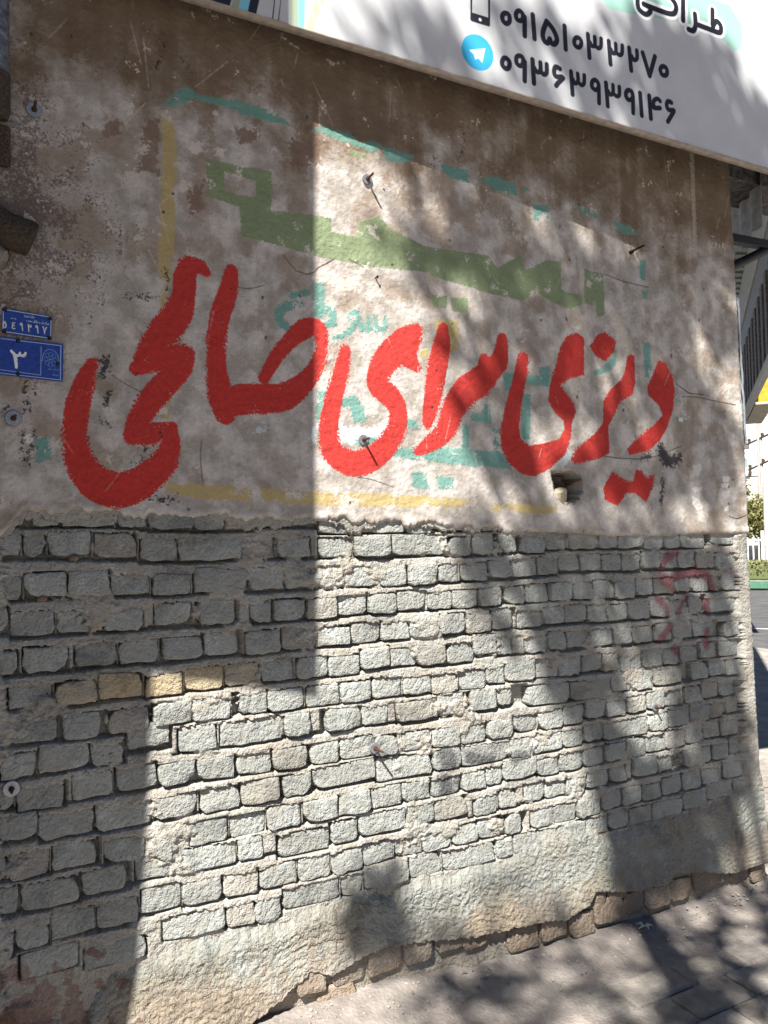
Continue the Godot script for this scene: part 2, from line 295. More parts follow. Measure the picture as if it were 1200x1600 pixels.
# ------------------------------------------------------------------ mesh buffer
class Buf:
	var v := PackedVector3Array()
	var n := PackedVector3Array()
	var t := PackedVector2Array()
	var c := PackedColorArray()
	var ix := PackedInt32Array()
	var tint := Color(1, 1, 1)

	func vert(p: Vector3, nn: Vector3, uv := Vector2.ZERO) -> int:
		v.append(p); n.append(nn); t.append(uv); c.append(tint)
		return v.size() - 1

	func poly(pts: Array, out: Vector3, uvs := []) -> void:
		var nn: Vector3 = (pts[2] - pts[0]).cross(pts[1] - pts[0])
		if pts.size() > 3 and nn.length_squared() < 1e-16:
			nn = (pts[3] - pts[0]).cross(pts[2] - pts[0])
		nn = nn.normalized()
		var flip := nn.dot(out) < 0.0
		if flip:
			nn = -nn
		var s := v.size()
		for i in pts.size():
			vert(pts[i], nn, uvs[i] if uvs.size() else Vector2(pts[i].x, pts[i].y))
		for i in range(1, pts.size() - 1):
			if flip:
				ix.append_array(PackedInt32Array([s, s + i + 1, s + i]))
			else:
				ix.append_array(PackedInt32Array([s, s + i, s + i + 1]))

	func box(center: Vector3, size: Vector3, b := Basis(), bevel := 0.0) -> void:
		var h := size * 0.5
		var e: float = minf(bevel, minf(h.x, minf(h.y, h.z)) * 0.9)
		for axis in 3:
			var p := (axis + 1) % 3
			var q := (axis + 2) % 3
			for s in [-1.0, 1.0]:
				var pts := []
				for k in [[-1, -1], [1, -1], [1, 1], [-1, 1]]:
					var l := Vector3()
					l[axis] = s * h[axis]
					l[p] = k[0] * (h[p] - e)
					l[q] = k[1] * (h[q] - e)
					pts.append(center + b * l)
				var o := Vector3()
				o[axis] = s
				poly(pts, b * o)
		if e <= 0.0:
			return
		for axis in 3:
			var p := (axis + 1) % 3
			var q := (axis + 2) % 3
			for sp in [-1.0, 1.0]:
				for sq in [-1.0, 1.0]:
					var pts := []
					for k in [[-1, 0], [1, 0], [1, 1], [-1, 1]]:
						var l := Vector3()
						l[axis] = k[0] * (h[axis] - e)
						l[p] = sp * (h[p] - (e if k[1] == 1 else 0.0))
						l[q] = sq * (h[q] - (0.0 if k[1] == 1 else e))
						pts.append(center + b * l)
					var o := Vector3()
					o[p] = sp
					o[q] = sq
					poly(pts, b * o)
		for sx in [-1.0, 1.0]:
			for sy in [-1.0, 1.0]:
				for sz in [-1.0, 1.0]:
					var s := Vector3(sx, sy, sz)
					var pts := []
					for axis in 3:
						var l := Vector3()
						for k in 3:
							l[k] = s[k] * (h[k] - (0.0 if k == axis else e))
						pts.append(center + b * l)
					poly(pts, b * s)

	func tube(path: Array, radii: Array, seg := 10, caps := true) -> void:
		var rings := []
		var side := Vector3.ZERO
		for i in path.size():
			var d: Vector3 = (path[mini(i + 1, path.size() - 1)] - path[maxi(i - 1, 0)]).normalized()
			if side == Vector3.ZERO:
				side = d.cross(Vector3.UP if absf(d.y) < 0.9 else Vector3.RIGHT).normalized()
			side = (side - d * side.dot(d)).normalized()
			var up := d.cross(side)
			var ring := []
			for k in seg + 1:
				var a := TAU * k / seg
				var o := side * cos(a) + up * sin(a)
				ring.append(vert(path[i] + o * radii[i], o, Vector2(float(k) / seg, i * 0.3)))
			rings.append(ring)
			if caps and (i == 0 or i == path.size() - 1):
				var pts := []
				for k in seg:
					var a := TAU * k / seg
					pts.append(path[i] + (side * cos(a) + up * sin(a)) * radii[i])
				poly(pts, -d if i == 0 else d)
		for i in rings.size() - 1:
			for k in seg:
				ix.append_array(PackedInt32Array([rings[i][k], rings[i + 1][k], rings[i][k + 1], rings[i][k + 1], rings[i + 1][k], rings[i + 1][k + 1]]))

	func grid(nx: int, ny: int, start: int) -> void:
		# vertices start + j * nx + i, x rising with i and y rising with j, front towards +z
		for j in ny - 1:
			for i in nx - 1:
				var a := start + j * nx + i
				ix.append_array(PackedInt32Array([a, a + nx, a + 1, a + 1, a + nx, a + nx + 1]))

	func smooth() -> void:
		n.fill(Vector3.ZERO)
		for k in range(0, ix.size(), 3):
			var a := ix[k]
			var b := ix[k + 1]
			var d := ix[k + 2]
			var f := (v[d] - v[a]).cross(v[b] - v[a])
			n[a] += f
			n[b] += f
			n[d] += f
		for k in n.size():
			n[k] = n[k].normalized()

	func mesh() -> ArrayMesh:
		var a := []
		a.resize(Mesh.ARRAY_MAX)
		a[Mesh.ARRAY_VERTEX] = v
		a[Mesh.ARRAY_NORMAL] = n
		a[Mesh.ARRAY_TEX_UV] = t
		a[Mesh.ARRAY_COLOR] = c
		a[Mesh.ARRAY_INDEX] = ix
		var m := ArrayMesh.new()
		m.add_surface_from_arrays(Mesh.PRIMITIVE_TRIANGLES, a)
		return m


# ------------------------------------------------------------------ scene helpers
func nums(s: String) -> PackedFloat64Array:
	return s.split_floats(" ", false)

func put(called: String, b: Buf, m: Material, parent: Node = self) -> MeshInstance3D:
	var o := MeshInstance3D.new()
	o.name = called
	o.mesh = b.mesh()
	o.material_override = null
	o.mesh.surface_set_material(0, m)
	parent.add_child(o, true)
	return o

func thing(called: String, label: String, category: String, at := Vector3.ZERO, group := "") -> Node3D:
	var o := Node3D.new()
	o.name = called
	add_child(o, true)
	o.position = at
	return tag(o, label, category, group)

func tag(o: Node3D, label: String, category: String, group := "") -> Node3D:
	o.set_meta("label", label)
	o.set_meta("category", category)
	if group:
		o.set_meta("group", group)
	return o

func setting(o: Node3D, label: String) -> Node3D:
	o.set_meta("kind", "structure")
	o.set_meta("label", label)
	return o

func lin(r: float, g: float, b: float) -> Color:
	return Color(r, g, b).linear_to_srgb()

func material(r: float, g: float, b: float, rough := 0.85, metal := 0.0, mottle := 0.0, scale := 3.0, relief := 0.0) -> StandardMaterial3D:
	var m := StandardMaterial3D.new()
	m.albedo_color = lin(r, g, b)
	m.roughness = rough
	m.metallic = metal
	m.vertex_color_use_as_albedo = true
	if mottle > 0.0:
		m.albedo_texture = M.mottle if mottle < 0.5 else M.mottle_strong
		m.uv1_triplanar = true
		m.uv1_world_triplanar = true
		m.uv1_scale = Vector3.ONE * scale
	if relief > 0.0:
		m.normal_enabled = true
		m.normal_texture = M.grain
		m.normal_scale = minf(relief, 1.0)
		m.uv1_triplanar = true
		m.uv1_world_triplanar = true
		m.uv1_scale = Vector3.ONE * scale
	return m

func noise_texture(freq: float, low: float, octaves: int, sd: int) -> Texture2D:
	var f := FastNoiseLite.new()
	f.seed = sd
	f.frequency = freq
	f.fractal_octaves = octaves
	var im := f.get_seamless_image(512, 512)
	if low > 0.0:
		var d := im.get_data()
		for i in d.size():
			d[i] = int(255.0 * (low + (1.0 - low) * d[i] / 255.0))
		im = Image.create_from_data(512, 512, false, Image.FORMAT_L8, d)
	return ImageTexture.create_from_image(im)

func bumps() -> Texture2D:
	var f := FastNoiseLite.new()
	f.seed = 5
	f.frequency = 0.06
	f.fractal_octaves = 5
	var im := f.get_seamless_image(512, 512)
	im.bump_map_to_normal_map(6.0)
	return ImageTexture.create_from_image(im)

func field(w: int, h: int, freq: float, sd: int, octaves := 4, kind := 0, squash := 1) -> PackedByteArray:
	var f := FastNoiseLite.new()
	f.seed = sd
	f.frequency = freq
	f.fractal_octaves = octaves
	if kind == 1:
		f.fractal_type = FastNoiseLite.FRACTAL_RIDGED
	if kind == 2:
		f.noise_type = FastNoiseLite.TYPE_CELLULAR
	if octaves == 1:
		f.fractal_type = FastNoiseLite.FRACTAL_NONE
	var im := f.get_image(w, h / squash, false, false, true)
	if squash > 1:
		im.resize(w, h, Image.INTERPOLATE_BILINEAR)
	return im.get_data()


# ------------------------------------------------------------------ drawing of flat paint, in millimetres of the surface
class Paper:
	var w: int
	var h: int
	var x0: float
	var y1: float
	var s: float
	var side := PackedByteArray()
	var keep_side := true

	func _init(x_from: float, x_to: float, y_from: float, y_to: float, per_metre: float) -> void:
		x0 = x_from
		y1 = y_to
		s = per_metre
		w = int((x_to - x_from) * s)
		h = int((y_to - y_from) * s)

	func layer() -> PackedByteArray:
		var a := PackedByteArray()
		a.resize(w * h)
		return a

	func px(x: float, y: float) -> Vector2:
		return Vector2((x - x0) * s, (y1 - y) * s)

	func raise(a: PackedByteArray, i: int, d: float) -> void:
		var q := int(clampf(128.0 + d * 5.0, 0.0, 255.0))
		if q > a[i]:
			a[i] = q

	func segment(a: PackedByteArray, p: Vector2, q: Vector2, r0: float, r1: float) -> void:
		var r := maxf(r0, r1) + minf(14.0, 3.0 + maxf(r0, r1))
		var xa := maxi(0, int(minf(p.x, q.x) - r))
		var xb := mini(w - 1, int(maxf(p.x, q.x) + r))
		var ya := maxi(0, int(minf(p.y, q.y) - r))
		var yb := mini(h - 1, int(maxf(p.y, q.y) + r))
		var d := q - p
		var l := maxf(d.length_squared(), 1e-6)
		var keep := keep_side and side.size() > 0
		var nx := -d.y / sqrt(l)
		var ny := d.x / sqrt(l)
		for y in range(ya, yb + 1):
			for x in range(xa, xb + 1):
				var ux := x - p.x
				var uy := y - p.y
				var t := clampf((ux * d.x + uy * d.y) / l, 0.0, 1.0)
				ux -= d.x * t
				uy -= d.y * t
				var e := r0 + (r1 - r0) * t - sqrt(ux * ux + uy * uy)
				if e > -14.0:
					var c := int(clampf(128.0 + e * 5.0, 0.0, 255.0))
					var i := y * w + x
					if c > a[i]:
						a[i] = c
						if keep and e > -6.0:
							side[i] = int(clampf(128.0 + (ux * nx + uy * ny), 0.0, 255.0))

	func stroke(a: PackedByteArray, m: PackedFloat64Array, curved := true, widen := 0.0) -> void:
		var p := []
		var r := []
		for i in range(0, m.size(), 3):
			p.append(px(m[i] * 0.001, m[i + 1] * 0.001))
			r.append((m[i + 2] + widen) * 0.001 * s)
		var n := p.size()
		for i in n - 1:
			var steps := 5 if curved and n > 2 else 1
			var last: Vector2 = p[i]
			for k in steps:
				var t0 := float(k) / steps
				var t1 := float(k + 1) / steps
				var q: Vector2 = p[i].cubic_interpolate(p[i + 1], p[maxi(i - 1, 0)], p[mini(i + 2, n - 1)], t1) if steps > 1 else p[i + 1]
				segment(a, last, q, lerpf(r[i], r[i + 1], t0), lerpf(r[i], r[i + 1], t1))
				last = q

	func shape(a: PackedByteArray, m: PackedFloat64Array) -> void:
		var p := PackedVector2Array()
		var lo := Vector2(1e9, 1e9)
		var hi := -lo
		for i in range(0, m.size(), 2):
			var q := px(m[i] * 0.001, m[i + 1] * 0.001)
			p.append(q)
			lo = lo.min(q)
			hi = hi.max(q)
		for y in range(maxi(0, int(lo.y - 12)), mini(h - 1, int(hi.y + 12)) + 1):
			for x in range(maxi(0, int(lo.x - 12)), mini(w - 1, int(hi.x + 12)) + 1):
				var inside := false
				var near := 1e9
				var b := p[p.size() - 1]
				for c in p:
					if (c.y > y) != (b.y > y) and x < (b.x - c.x) * (y - c.y) / (b.y - c.y) + c.x:
						inside = not inside
					var d := b - c
					var ux := x - c.x
					var uy := y - c.y
					var t := clampf((ux * d.x + uy * d.y) / maxf(d.length_squared(), 1e-6), 0.0, 1.0)
					ux -= d.x * t
					uy -= d.y * t
					near = minf(near, ux * ux + uy * uy)
					b = c
				raise(a, y * w + x, sqrt(near) if inside else -sqrt(near))

	func draw(a: PackedByteArray, strokes: Array, shapes: Array, curved := true, widen := 0.0) -> void:
		for k in strokes:
			stroke(a, k.split_floats(" ", false), curved, widen)
		for k in shapes:
			shape(a, k.split_floats(" ", false))


func wall_edge(y: float) -> float:
	# the wall's right-hand edge leans a little
	return 2.309 - 0.0272 * (y + 0.35) + 0.004 * noise_a.get_noise_1d(y * 900.0)


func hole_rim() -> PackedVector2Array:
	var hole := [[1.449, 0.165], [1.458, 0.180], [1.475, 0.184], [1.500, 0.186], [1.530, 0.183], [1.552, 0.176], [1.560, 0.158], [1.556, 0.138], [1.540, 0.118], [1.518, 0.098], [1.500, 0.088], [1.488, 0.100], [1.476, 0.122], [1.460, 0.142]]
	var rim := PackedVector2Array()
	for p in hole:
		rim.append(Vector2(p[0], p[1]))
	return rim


func plaster_bottom(x: float) -> float:
	var y := lerpf(0.074, 0.052, clampf(x / 0.72, 0.0, 1.0))
	if x > 0.72:
		y = lerpf(0.052, 0.018, (x - 0.72) / 0.58)
	if x > 1.3:
		y = lerpf(0.018, -0.006, clampf((x - 1.3) / 0.4, 0.0, 1.0))
	var rough := 1.0 if x < 1.35 else 0.3
	y += rough * (0.018 * noise_a.get_noise_2d(x * 200.0, 7.0) + 0.010 * noise_a.get_noise_2d(x * 1500.0, 31.0))
	if x > 0.74 and x < 1.3:
		y += 0.010 * (fposmod(x * 6.3, 1.0) - 0.5)
	if x < 0.05:
		y -= (0.05 - x) * 1.4
	return y


# ------------------------------------------------------------------ materials
func make_plaster() -> StandardMaterial3D:
	var k := Paper.new(-0.08, 2.36, -0.16, 1.32, 800.0)
	var w := k.w
	var h := k.h
	var red := k.layer()
	k.side = k.layer()
	k.draw(red, RED_STROKES, RED_SHAPES)
	k.keep_side = false
	var green := k.layer()
	k.draw(green, [], GREEN_SHAPES)
	var holes := k.layer()
	k.draw(holes, [], GREEN_HOLES)
	var teal := k.layer()
	k.draw(teal, TEAL_STROKES, TEAL_SHAPES)
	var yellow := k.layer()
	k.draw(yellow, [], YELLOW_SHAPES)
	var black := k.layer()
	k.draw(black, BLACK_STROKES, [])
	var brown := k.layer()
	k.draw(brown, [], BROWN_SHAPES)
	var peel := k.layer()
	k.draw(peel, [], PEELED_SHAPES)
	var paper := k.layer()
	k.draw(paper, [], PAPER_SCRAPS)
	var drip := k.layer()
	k.draw(drip, DRIPS, [])
	var blue := k.layer()
	k.draw(blue, [], BLUE_SHAPES)
	var scratch := k.layer()
	var crack := k.layer()
	var r := RandomNumberGenerator.new()
	r.seed = 77
	for i in 90:
		var p := Vector2(r.randf_range(0.0, w), r.randf_range(0.0, h))
		var q := p + Vector2.from_angle(r.randf_range(0.9, 2.4)) * r.randf_range(10.0, 90.0)
		k.segment(scratch, p, q, r.randf_range(0.2, 0.8), 0.1)
	k.draw(crack, CRACKS, [])
	for i in 2:
		var p := Vector2(r.randf_range(0.0, w), r.randf_range(0.0, h))
		var a := r.randf_range(0.0, TAU)
		for j in r.randi_range(4, 12):
			a += r.randf_range(-0.7, 0.7)
			var q := p + Vector2.from_angle(a) * r.randf_range(8.0, 26.0)
			k.segment(crack, p, q, r.randf_range(0.2, 0.7), r.randf_range(0.2, 0.7))
			p = q
	for i in 60:
		var p := Vector2(r.randf_range(0.0, w), r.randf_range(0.0, h))
		k.segment(crack, p, p + Vector2(r.randf_range(-2.0, 2.0), r.randf_range(0.0, 5.0)), r.randf_range(0.6, 2.6), r.randf_range(0.4, 1.5))
	var rim := hole_rim()
	var na := field(w, h, 0.0045, 11)
	var nb := field(w, h, 0.016, 12, 5)
	var nc := field(w, h, 0.075, 13, 4)
	var nd := field(w, h, 0.02, 14, 3, 0, 14)
	var ng := field(w, h, 0.35, 15, 2)
	var nh := field(w, h, 0.008, 16, 6)
	var ne := field(w, h, 0.17, 18, 3)
	var nv := field(w, h, 0.045, 17, 3, 0, 9)
	var rgb := PackedByteArray()
	rgb.resize(w * h * 3)
	var high := PackedByteArray()
	high.resize(w * h)
	for y in h:
		var wy := k.y1 - y / k.s
		for x in w:
			var i := y * w + x
			var wx := k.x0 + x / k.s
			var a := na[i] / 255.0
			var b := nb[i] / 255.0
			var c := nc[i] / 255.0
			var d := nd[i] / 255.0
			var g := ng[i] / 255.0
			var e := nh[i] / 255.0
			var f := ne[i] / 255.0
			# old lime coat, dirtied
			var t := clampf((b + c * 0.25 - 0.42) * 2.6, 0.0, 1.0)
			var cr := 152.0 + 28.0 * t
			var cg := 146.0 + 29.0 * t
			var cb := 139.0 + 33.0 * t
			var hh := 120.0 + 14.0 * t
			t = (nv[i] - 128) * 0.045
			cr += t
			cg += t
			cb += t
			# coat lost, brown earth showing: more of it on the upper left and in the upper right band
			var bias := 0.0
			var u := (wx - 0.15) / 0.3
			var v := (wy - 0.75) / 0.3
			bias += 0.22 / (1.0 + u * u + v * v)
			u = (wx - 2.17) / 0.12
			v = (wy - 0.38) / 0.3
			bias += 0.20 / (1.0 + u * u + v * v)
			if wy < 0.62 and wx > 0.25 and wx < 1.9:
				bias -= minf(0.10, (0.62 - wy) * 0.8)
			u = (wx - 1.05) / 0.35
			v = (wy - 0.9) / 0.12
			bias += 0.20 / (1.0 + u * u * u * u + v * v)
			cr += (f - 0.5) * 16.0
			cg += (f - 0.5) * 16.0
			cb += (f - 0.5) * 15.0
			var th := e + (c - 0.5) * 0.18 + (f - 0.5) * 0.24 + bias - 0.69
			if th > 0.0:
				t = clampf(th * 5.0, 0.0, 0.46)
				cr += (126.0 - cr) * t
				cg += (108.0 - cg) * t
				cb += (92.0 - cb) * t
				hh -= 16.0 * t
			# damp stain under the roof edge, running down in streaks
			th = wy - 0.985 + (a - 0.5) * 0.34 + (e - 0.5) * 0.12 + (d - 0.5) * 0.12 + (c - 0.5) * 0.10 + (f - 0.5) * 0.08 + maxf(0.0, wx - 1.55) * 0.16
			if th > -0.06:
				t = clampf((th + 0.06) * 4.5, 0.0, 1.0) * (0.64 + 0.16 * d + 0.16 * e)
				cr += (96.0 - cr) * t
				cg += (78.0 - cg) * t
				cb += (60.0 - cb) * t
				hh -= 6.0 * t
			# a dark dirty patch on the left, at the pipe
			th = 0.40 - absf(wx - 0.02) * 2.0 - absf(wy - 0.70) * 1.2 + (b - 0.5) * 0.8 + (c - 0.5) * 0.4 + (f - 0.5) * 0.6
			if th > 0.0:
				t = clampf(th * 2.4, 0.0, 0.7)
				cr += (78.0 - cr) * t
				cg += (68.0 - cg) * t
				cb += (64.0 - cb) * t
			var s := brown[i] + (c - 0.5) * 90.0 + (b - 0.5) * 60.0 - 128.0
			if s > 0.0:
				t = clampf(s * 0.03, 0.0, 0.7)
				cr += (112.0 - cr) * t
				cg += (90.0 - cg) * t
				cb += (78.0 - cb) * t
			s = blue[i] + (c - 0.5) * 110.0 + (b - 0.5) * 60.0 - 128.0
			if s > 0.0:
				t = clampf(s * 0.02, 0.0, 0.75)
				cr += (190.0 - cr) * t
				cg += (208.0 - cg) * t
				cb += (214.0 - cb) * t
			# older paints, worn through in places
			s = yellow[i] + (f - 0.5) * 40.0 - 126.0 - maxf(0.0, b + (f - 0.5) * 0.5 - 0.62) * 700.0
			if s > 0.0:
				t = clampf(s * 0.10, 0.0, 0.68 + 0.22 * c)
				cr += (170.0 - cr) * t
				cg += (152.0 - cg) * t
				cb += (98.0 - cb) * t
				hh += 8.0 * t
			s = minf(green[i], 255.0 - holes[i]) + (f - 0.5) * 26.0 - 126.0 - maxf(0.0, b + (f - 0.5) * 0.5 - 0.78) * 900.0
			if s > 0.0:
				t = clampf(s * 0.16, 0.0, 0.70 + 0.24 * c)
				cr += (106.0 + 14.0 * g - cr) * t
				cg += (126.0 + 12.0 * g - cg) * t
				cb += (90.0 + 10.0 * g - cb) * t
				hh += 14.0 * t
			s = teal[i] + (f - 0.5) * 60.0 + (c - 0.5) * 20.0 - 126.0 - maxf(0.0, b + (f - 0.5) * 0.6 - 0.74) * 800.0
			if s > 0.0:
				t = clampf(s * 0.14, 0.0, 0.70 + 0.22 * c)
				cr += (84.0 + 12.0 * g - cr) * t
				cg += (136.0 + 10.0 * g - cg) * t
				cb += (128.0 + 10.0 * g - cb) * t
				hh += 14.0 * t
			# flakes of pale coat
			s = peel[i] + (c - 0.5) * 60.0 - 128.0
			th = b + (c - 0.5) * 0.35 + (f - 0.5) * 0.22 - 0.785 - (0.06 if wy > 1.0 else 0.0)
			if s > 0.0 or th > 0.0:
				t = clampf(maxf(s * 0.08, th * 30.0), 0.0, 0.8)
				cr += (194.0 - cr) * t
				cg += (187.0 - cg) * t
				cb += (178.0 - cb) * t
				hh += 10.0 * t
			s = drip[i] + (f - 0.5) * 70.0 + (d - 0.5) * 90.0 - 122.0
			if s > 0.0:
				t = clampf(s * 0.03, 0.0, 0.55)
				cr += (188.0 - cr) * t
				cg += (180.0 - cg) * t
				cb += (170.0 - cb) * t
			if paper[i] > 124:
				cr = 204.0
				cg = 204.0
				cb = 200.0
				hh += 20.0
			s = black[i] + (c - 0.5) * 110.0 + (f - 0.5) * 90.0 + (g - 0.5) * 60.0 - 138.0
			if s > 0.0:
				t = clampf(s * 0.035, 0.0, 0.85)
				cr += (44.0 - cr) * t
				cg += (42.0 - cg) * t
				cb += (44.0 - cb) * t
			# the red lettering, brushed on last
			s = red[i] + (c - 0.5) * 14.0 + (f - 0.5) * (16.0 + 70.0 * clampf(e * 3.0 - 1.2, 0.0, 1.0)) + (g - 0.5) * 12.0 - 124.0 - maxf(0.0, f + g * 0.35 + (b - 0.5) * 0.6 - 1.10) * 900.0
			if s > 0.0:
				t = clampf(s * 0.2, 0.0, 0.97)
				var bristle := noise_b.get_noise_2d(k.side[i] * 1.1, (x + y) * 0.05)
				cr += (175.0 + 14.0 * bristle + 16.0 * (c - 0.5) - cr) * t
				cg += maxf(0.0, bristle) * 6.0
				hh += bristle * 8.0
				cg += (36.0 + 10.0 * c + 6.0 * f - cg) * t
				cb += (32.0 + 10.0 * c + 4.0 * f - cb) * t
				hh += 12.0 * t + 10.0 * (d - 0.5)
			if wx > 1.44 and wx < 1.57 and wy > 0.08 and wy < 0.19 and Geometry2D.is_point_in_polygon(Vector2(wx, wy), rim):  # hole: bare earth core, painted darker to stand in for the cavity's shade
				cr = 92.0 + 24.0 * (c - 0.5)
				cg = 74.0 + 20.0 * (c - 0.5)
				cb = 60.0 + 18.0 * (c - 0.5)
			# scratches, cracks and grit
			if scratch[i] > 118:
				t = clampf((scratch[i] - 118) * 0.06, 0.0, 0.55) * c * 1.4
				cr += (196.0 - cr) * t
				cg += (186.0 - cg) * t
				cb += (174.0 - cb) * t
				hh -= 20.0 * t
			if crack[i] > 120:
				t = clampf((crack[i] - 120) * 0.06, 0.0, 0.8)
				cr += (52.0 - cr) * t
				cg += (46.0 - cg) * t
				cb += (42.0 - cb) * t
				hh -= 60.0 * t
			t = 0.93 + 0.14 * g
			rgb[i * 3] = int(clampf(cr * t, 0.0, 255.0))
			rgb[i * 3 + 1] = int(clampf(cg * t, 0.0, 255.0))
			rgb[i * 3 + 2] = int(clampf(cb * t, 0.0, 255.0))
			high[i] = int(clampf(hh + (g - 0.5) * 22.0 + (c - 0.5) * 30.0 + (b - 0.5) * 40.0, 0.0, 255.0))
	var m := StandardMaterial3D.new()
	m.albedo_texture = ImageTexture.create_from_image(Image.create_from_data(w, h, false, Image.FORMAT_RGB8, rgb))
	m.heightmap_enabled = true
	m.heightmap_texture = ImageTexture.create_from_image(Image.create_from_data(w, h, false, Image.FORMAT_L8, high))
	m.heightmap_scale = 0.9
	m.roughness = 0.9
	m.texture_repeat = false
	m.set_meta("paper", [k.x0, k.y1, w / k.s, h / k.s])
	return m


func make_brick_skin() -> StandardMaterial3D:
	# one coat over bricks, mortar and render: whitewash, sand, soot and spray paint; it multiplies the vertex colours
	var k := Paper.new(-0.10, 2.36, -1.22, 0.12, 760.0)
	var w := k.w
	var h := k.h
	var spray := k.layer()
	k.draw(spray, GRAFFITI, [])
	var soot := k.layer()
	k.draw(soot, SOOT, [])
	var na := field(w, h, 0.005, 21)
	var nb := field(w, h, 0.022, 22, 5)
	var nc := field(w, h, 0.13, 23, 4)
	var ng := field(w, h, 0.36, 24, 2)
	var np := field(w, h, 0.11, 25, 1, 2)
	var nr := field(w, h, 0.035, 26, 4, 1)
	var rgb := PackedByteArray()
	rgb.resize(w * h * 3)
	var high := PackedByteArray()
	high.resize(w * h)
	for y in h:
		var wy := k.y1 - y / k.s
		for x in w:
			var i := y * w + x
			var wx := k.x0 + x / k.s
			var a := na[i] / 255.0
			var b := nb[i] / 255.0
			var c := nc[i] / 255.0
			var g := ng[i] / 255.0
			var cr := 226.0 + 24.0 * (c - 0.5)
			var cg := 226.0 + 24.0 * (c - 0.5)
			var cb := 222.0 + 24.0 * (c - 0.5)
			var t := clampf((b + (c - 0.5) * 0.4 - 0.56) * 5.0, 0.0, 1.0)
			cr += 22.0 * t
			cg += 24.0 * t
			cb += 26.0 * t
			t = clampf((0.40 - b + (c - 0.5) * 0.3) * 4.0, 0.0, 1.0)   # sandy wear
			cr -= 8.0 * t
			cg -= 12.0 * t
			cb -= 18.0 * t
			t = clampf((a * 0.5 + b * 0.5 + (c - 0.5) * 0.35 - 0.58) * 4.0, 0.0, 0.5)   # grime
			cr += (150.0 - cr) * t
			cg += (150.0 - cg) * t
			cb += (146.0 - cb) * t
			# the foot of the wall: sand sticks to the render, and in the left corner the coat has fallen off the reddish core
			var th := -1.0 - wy + (a - 0.5) * 0.35 + (c - 0.5) * 0.1
			if th > 0.0:
				t = clampf(th * 12.0, 0.0, 0.7)
				cr -= 2.0 * t
				cg -= 12.0 * t
				cb -= 22.0 * t
			th = 0.105 - Vector2((wx - 0.06) * 0.8, wy + 0.985).length() + (b - 0.5) * 0.30
			if th > 0.0:
				t = clampf(th * 30.0, 0.0, 0.3 + 0.55 * a)
				cr += (168.0 - cr) * t
				cg += (122.0 - cg) * t
				cb += (108.0 - cb) * t
			var s := soot[i] + (c - 0.5) * 60.0 + (b - 0.5) * 50.0 - 106.0
			if s > 0.0:
				t = clampf(s * 0.012, 0.0, 0.6)
				cr += (84.0 - cr) * t
				cg += (86.0 - cg) * t
				cb += (92.0 - cb) * t
			s = spray[i] + (c - 0.5) * 60.0 + (g - 0.5) * 50.0 - 108.0
			if s > 0.0:
				t = clampf(s * 0.016, 0.0, 0.56)
				cr += (196.0 - cr) * t
				cg += (84.0 - cg) * t
				cb += (104.0 - cb) * t
			t = 0.90 + 0.16 * g
			var pit := np[i] / 255.0
			if pit < 0.07 and b > 0.55:
				t *= 0.8
			rgb[i * 3] = int(clampf(cr * t, 0.0, 255.0))
			rgb[i * 3 + 1] = int(clampf(cg * t, 0.0, 255.0))
			rgb[i * 3 + 2] = int(clampf(cb * t, 0.0, 255.0))
			high[i] = int(clampf(128.0 + (c - 0.5) * 74.0 + (g - 0.5) * 84.0 + (b - 0.5) * 80.0 - (nr[i] / 255.0 - 0.45) * 120.0 - (40.0 if pit < 0.07 and b > 0.5 else 0.0), 0.0, 255.0))
	var m := StandardMaterial3D.new()
	m.albedo_texture = ImageTexture.create_from_image(Image.create_from_data(w, h, false, Image.FORMAT_RGB8, rgb))
	m.heightmap_enabled = true
	m.heightmap_texture = ImageTexture.create_from_image(Image.create_from_data(w, h, false, Image.FORMAT_L8, high))
	m.heightmap_scale = 0.8
	m.roughness = 0.95
	m.vertex_color_use_as_albedo = true
	m.texture_repeat = false
	m.set_meta("paper", [k.x0, k.y1, w / k.s, h / k.s])
	return m


func ramp(x: float) -> float:
	# the pavement lies a little higher towards the left
	return 0.045 * (1.0 - smoothstep(0.75, 1.4, x))


func skin_uv(p: Vector3) -> Vector2:
	return Vector2((p.x + 0.10) / 2.46, (0.12 - p.y) / 1.34)


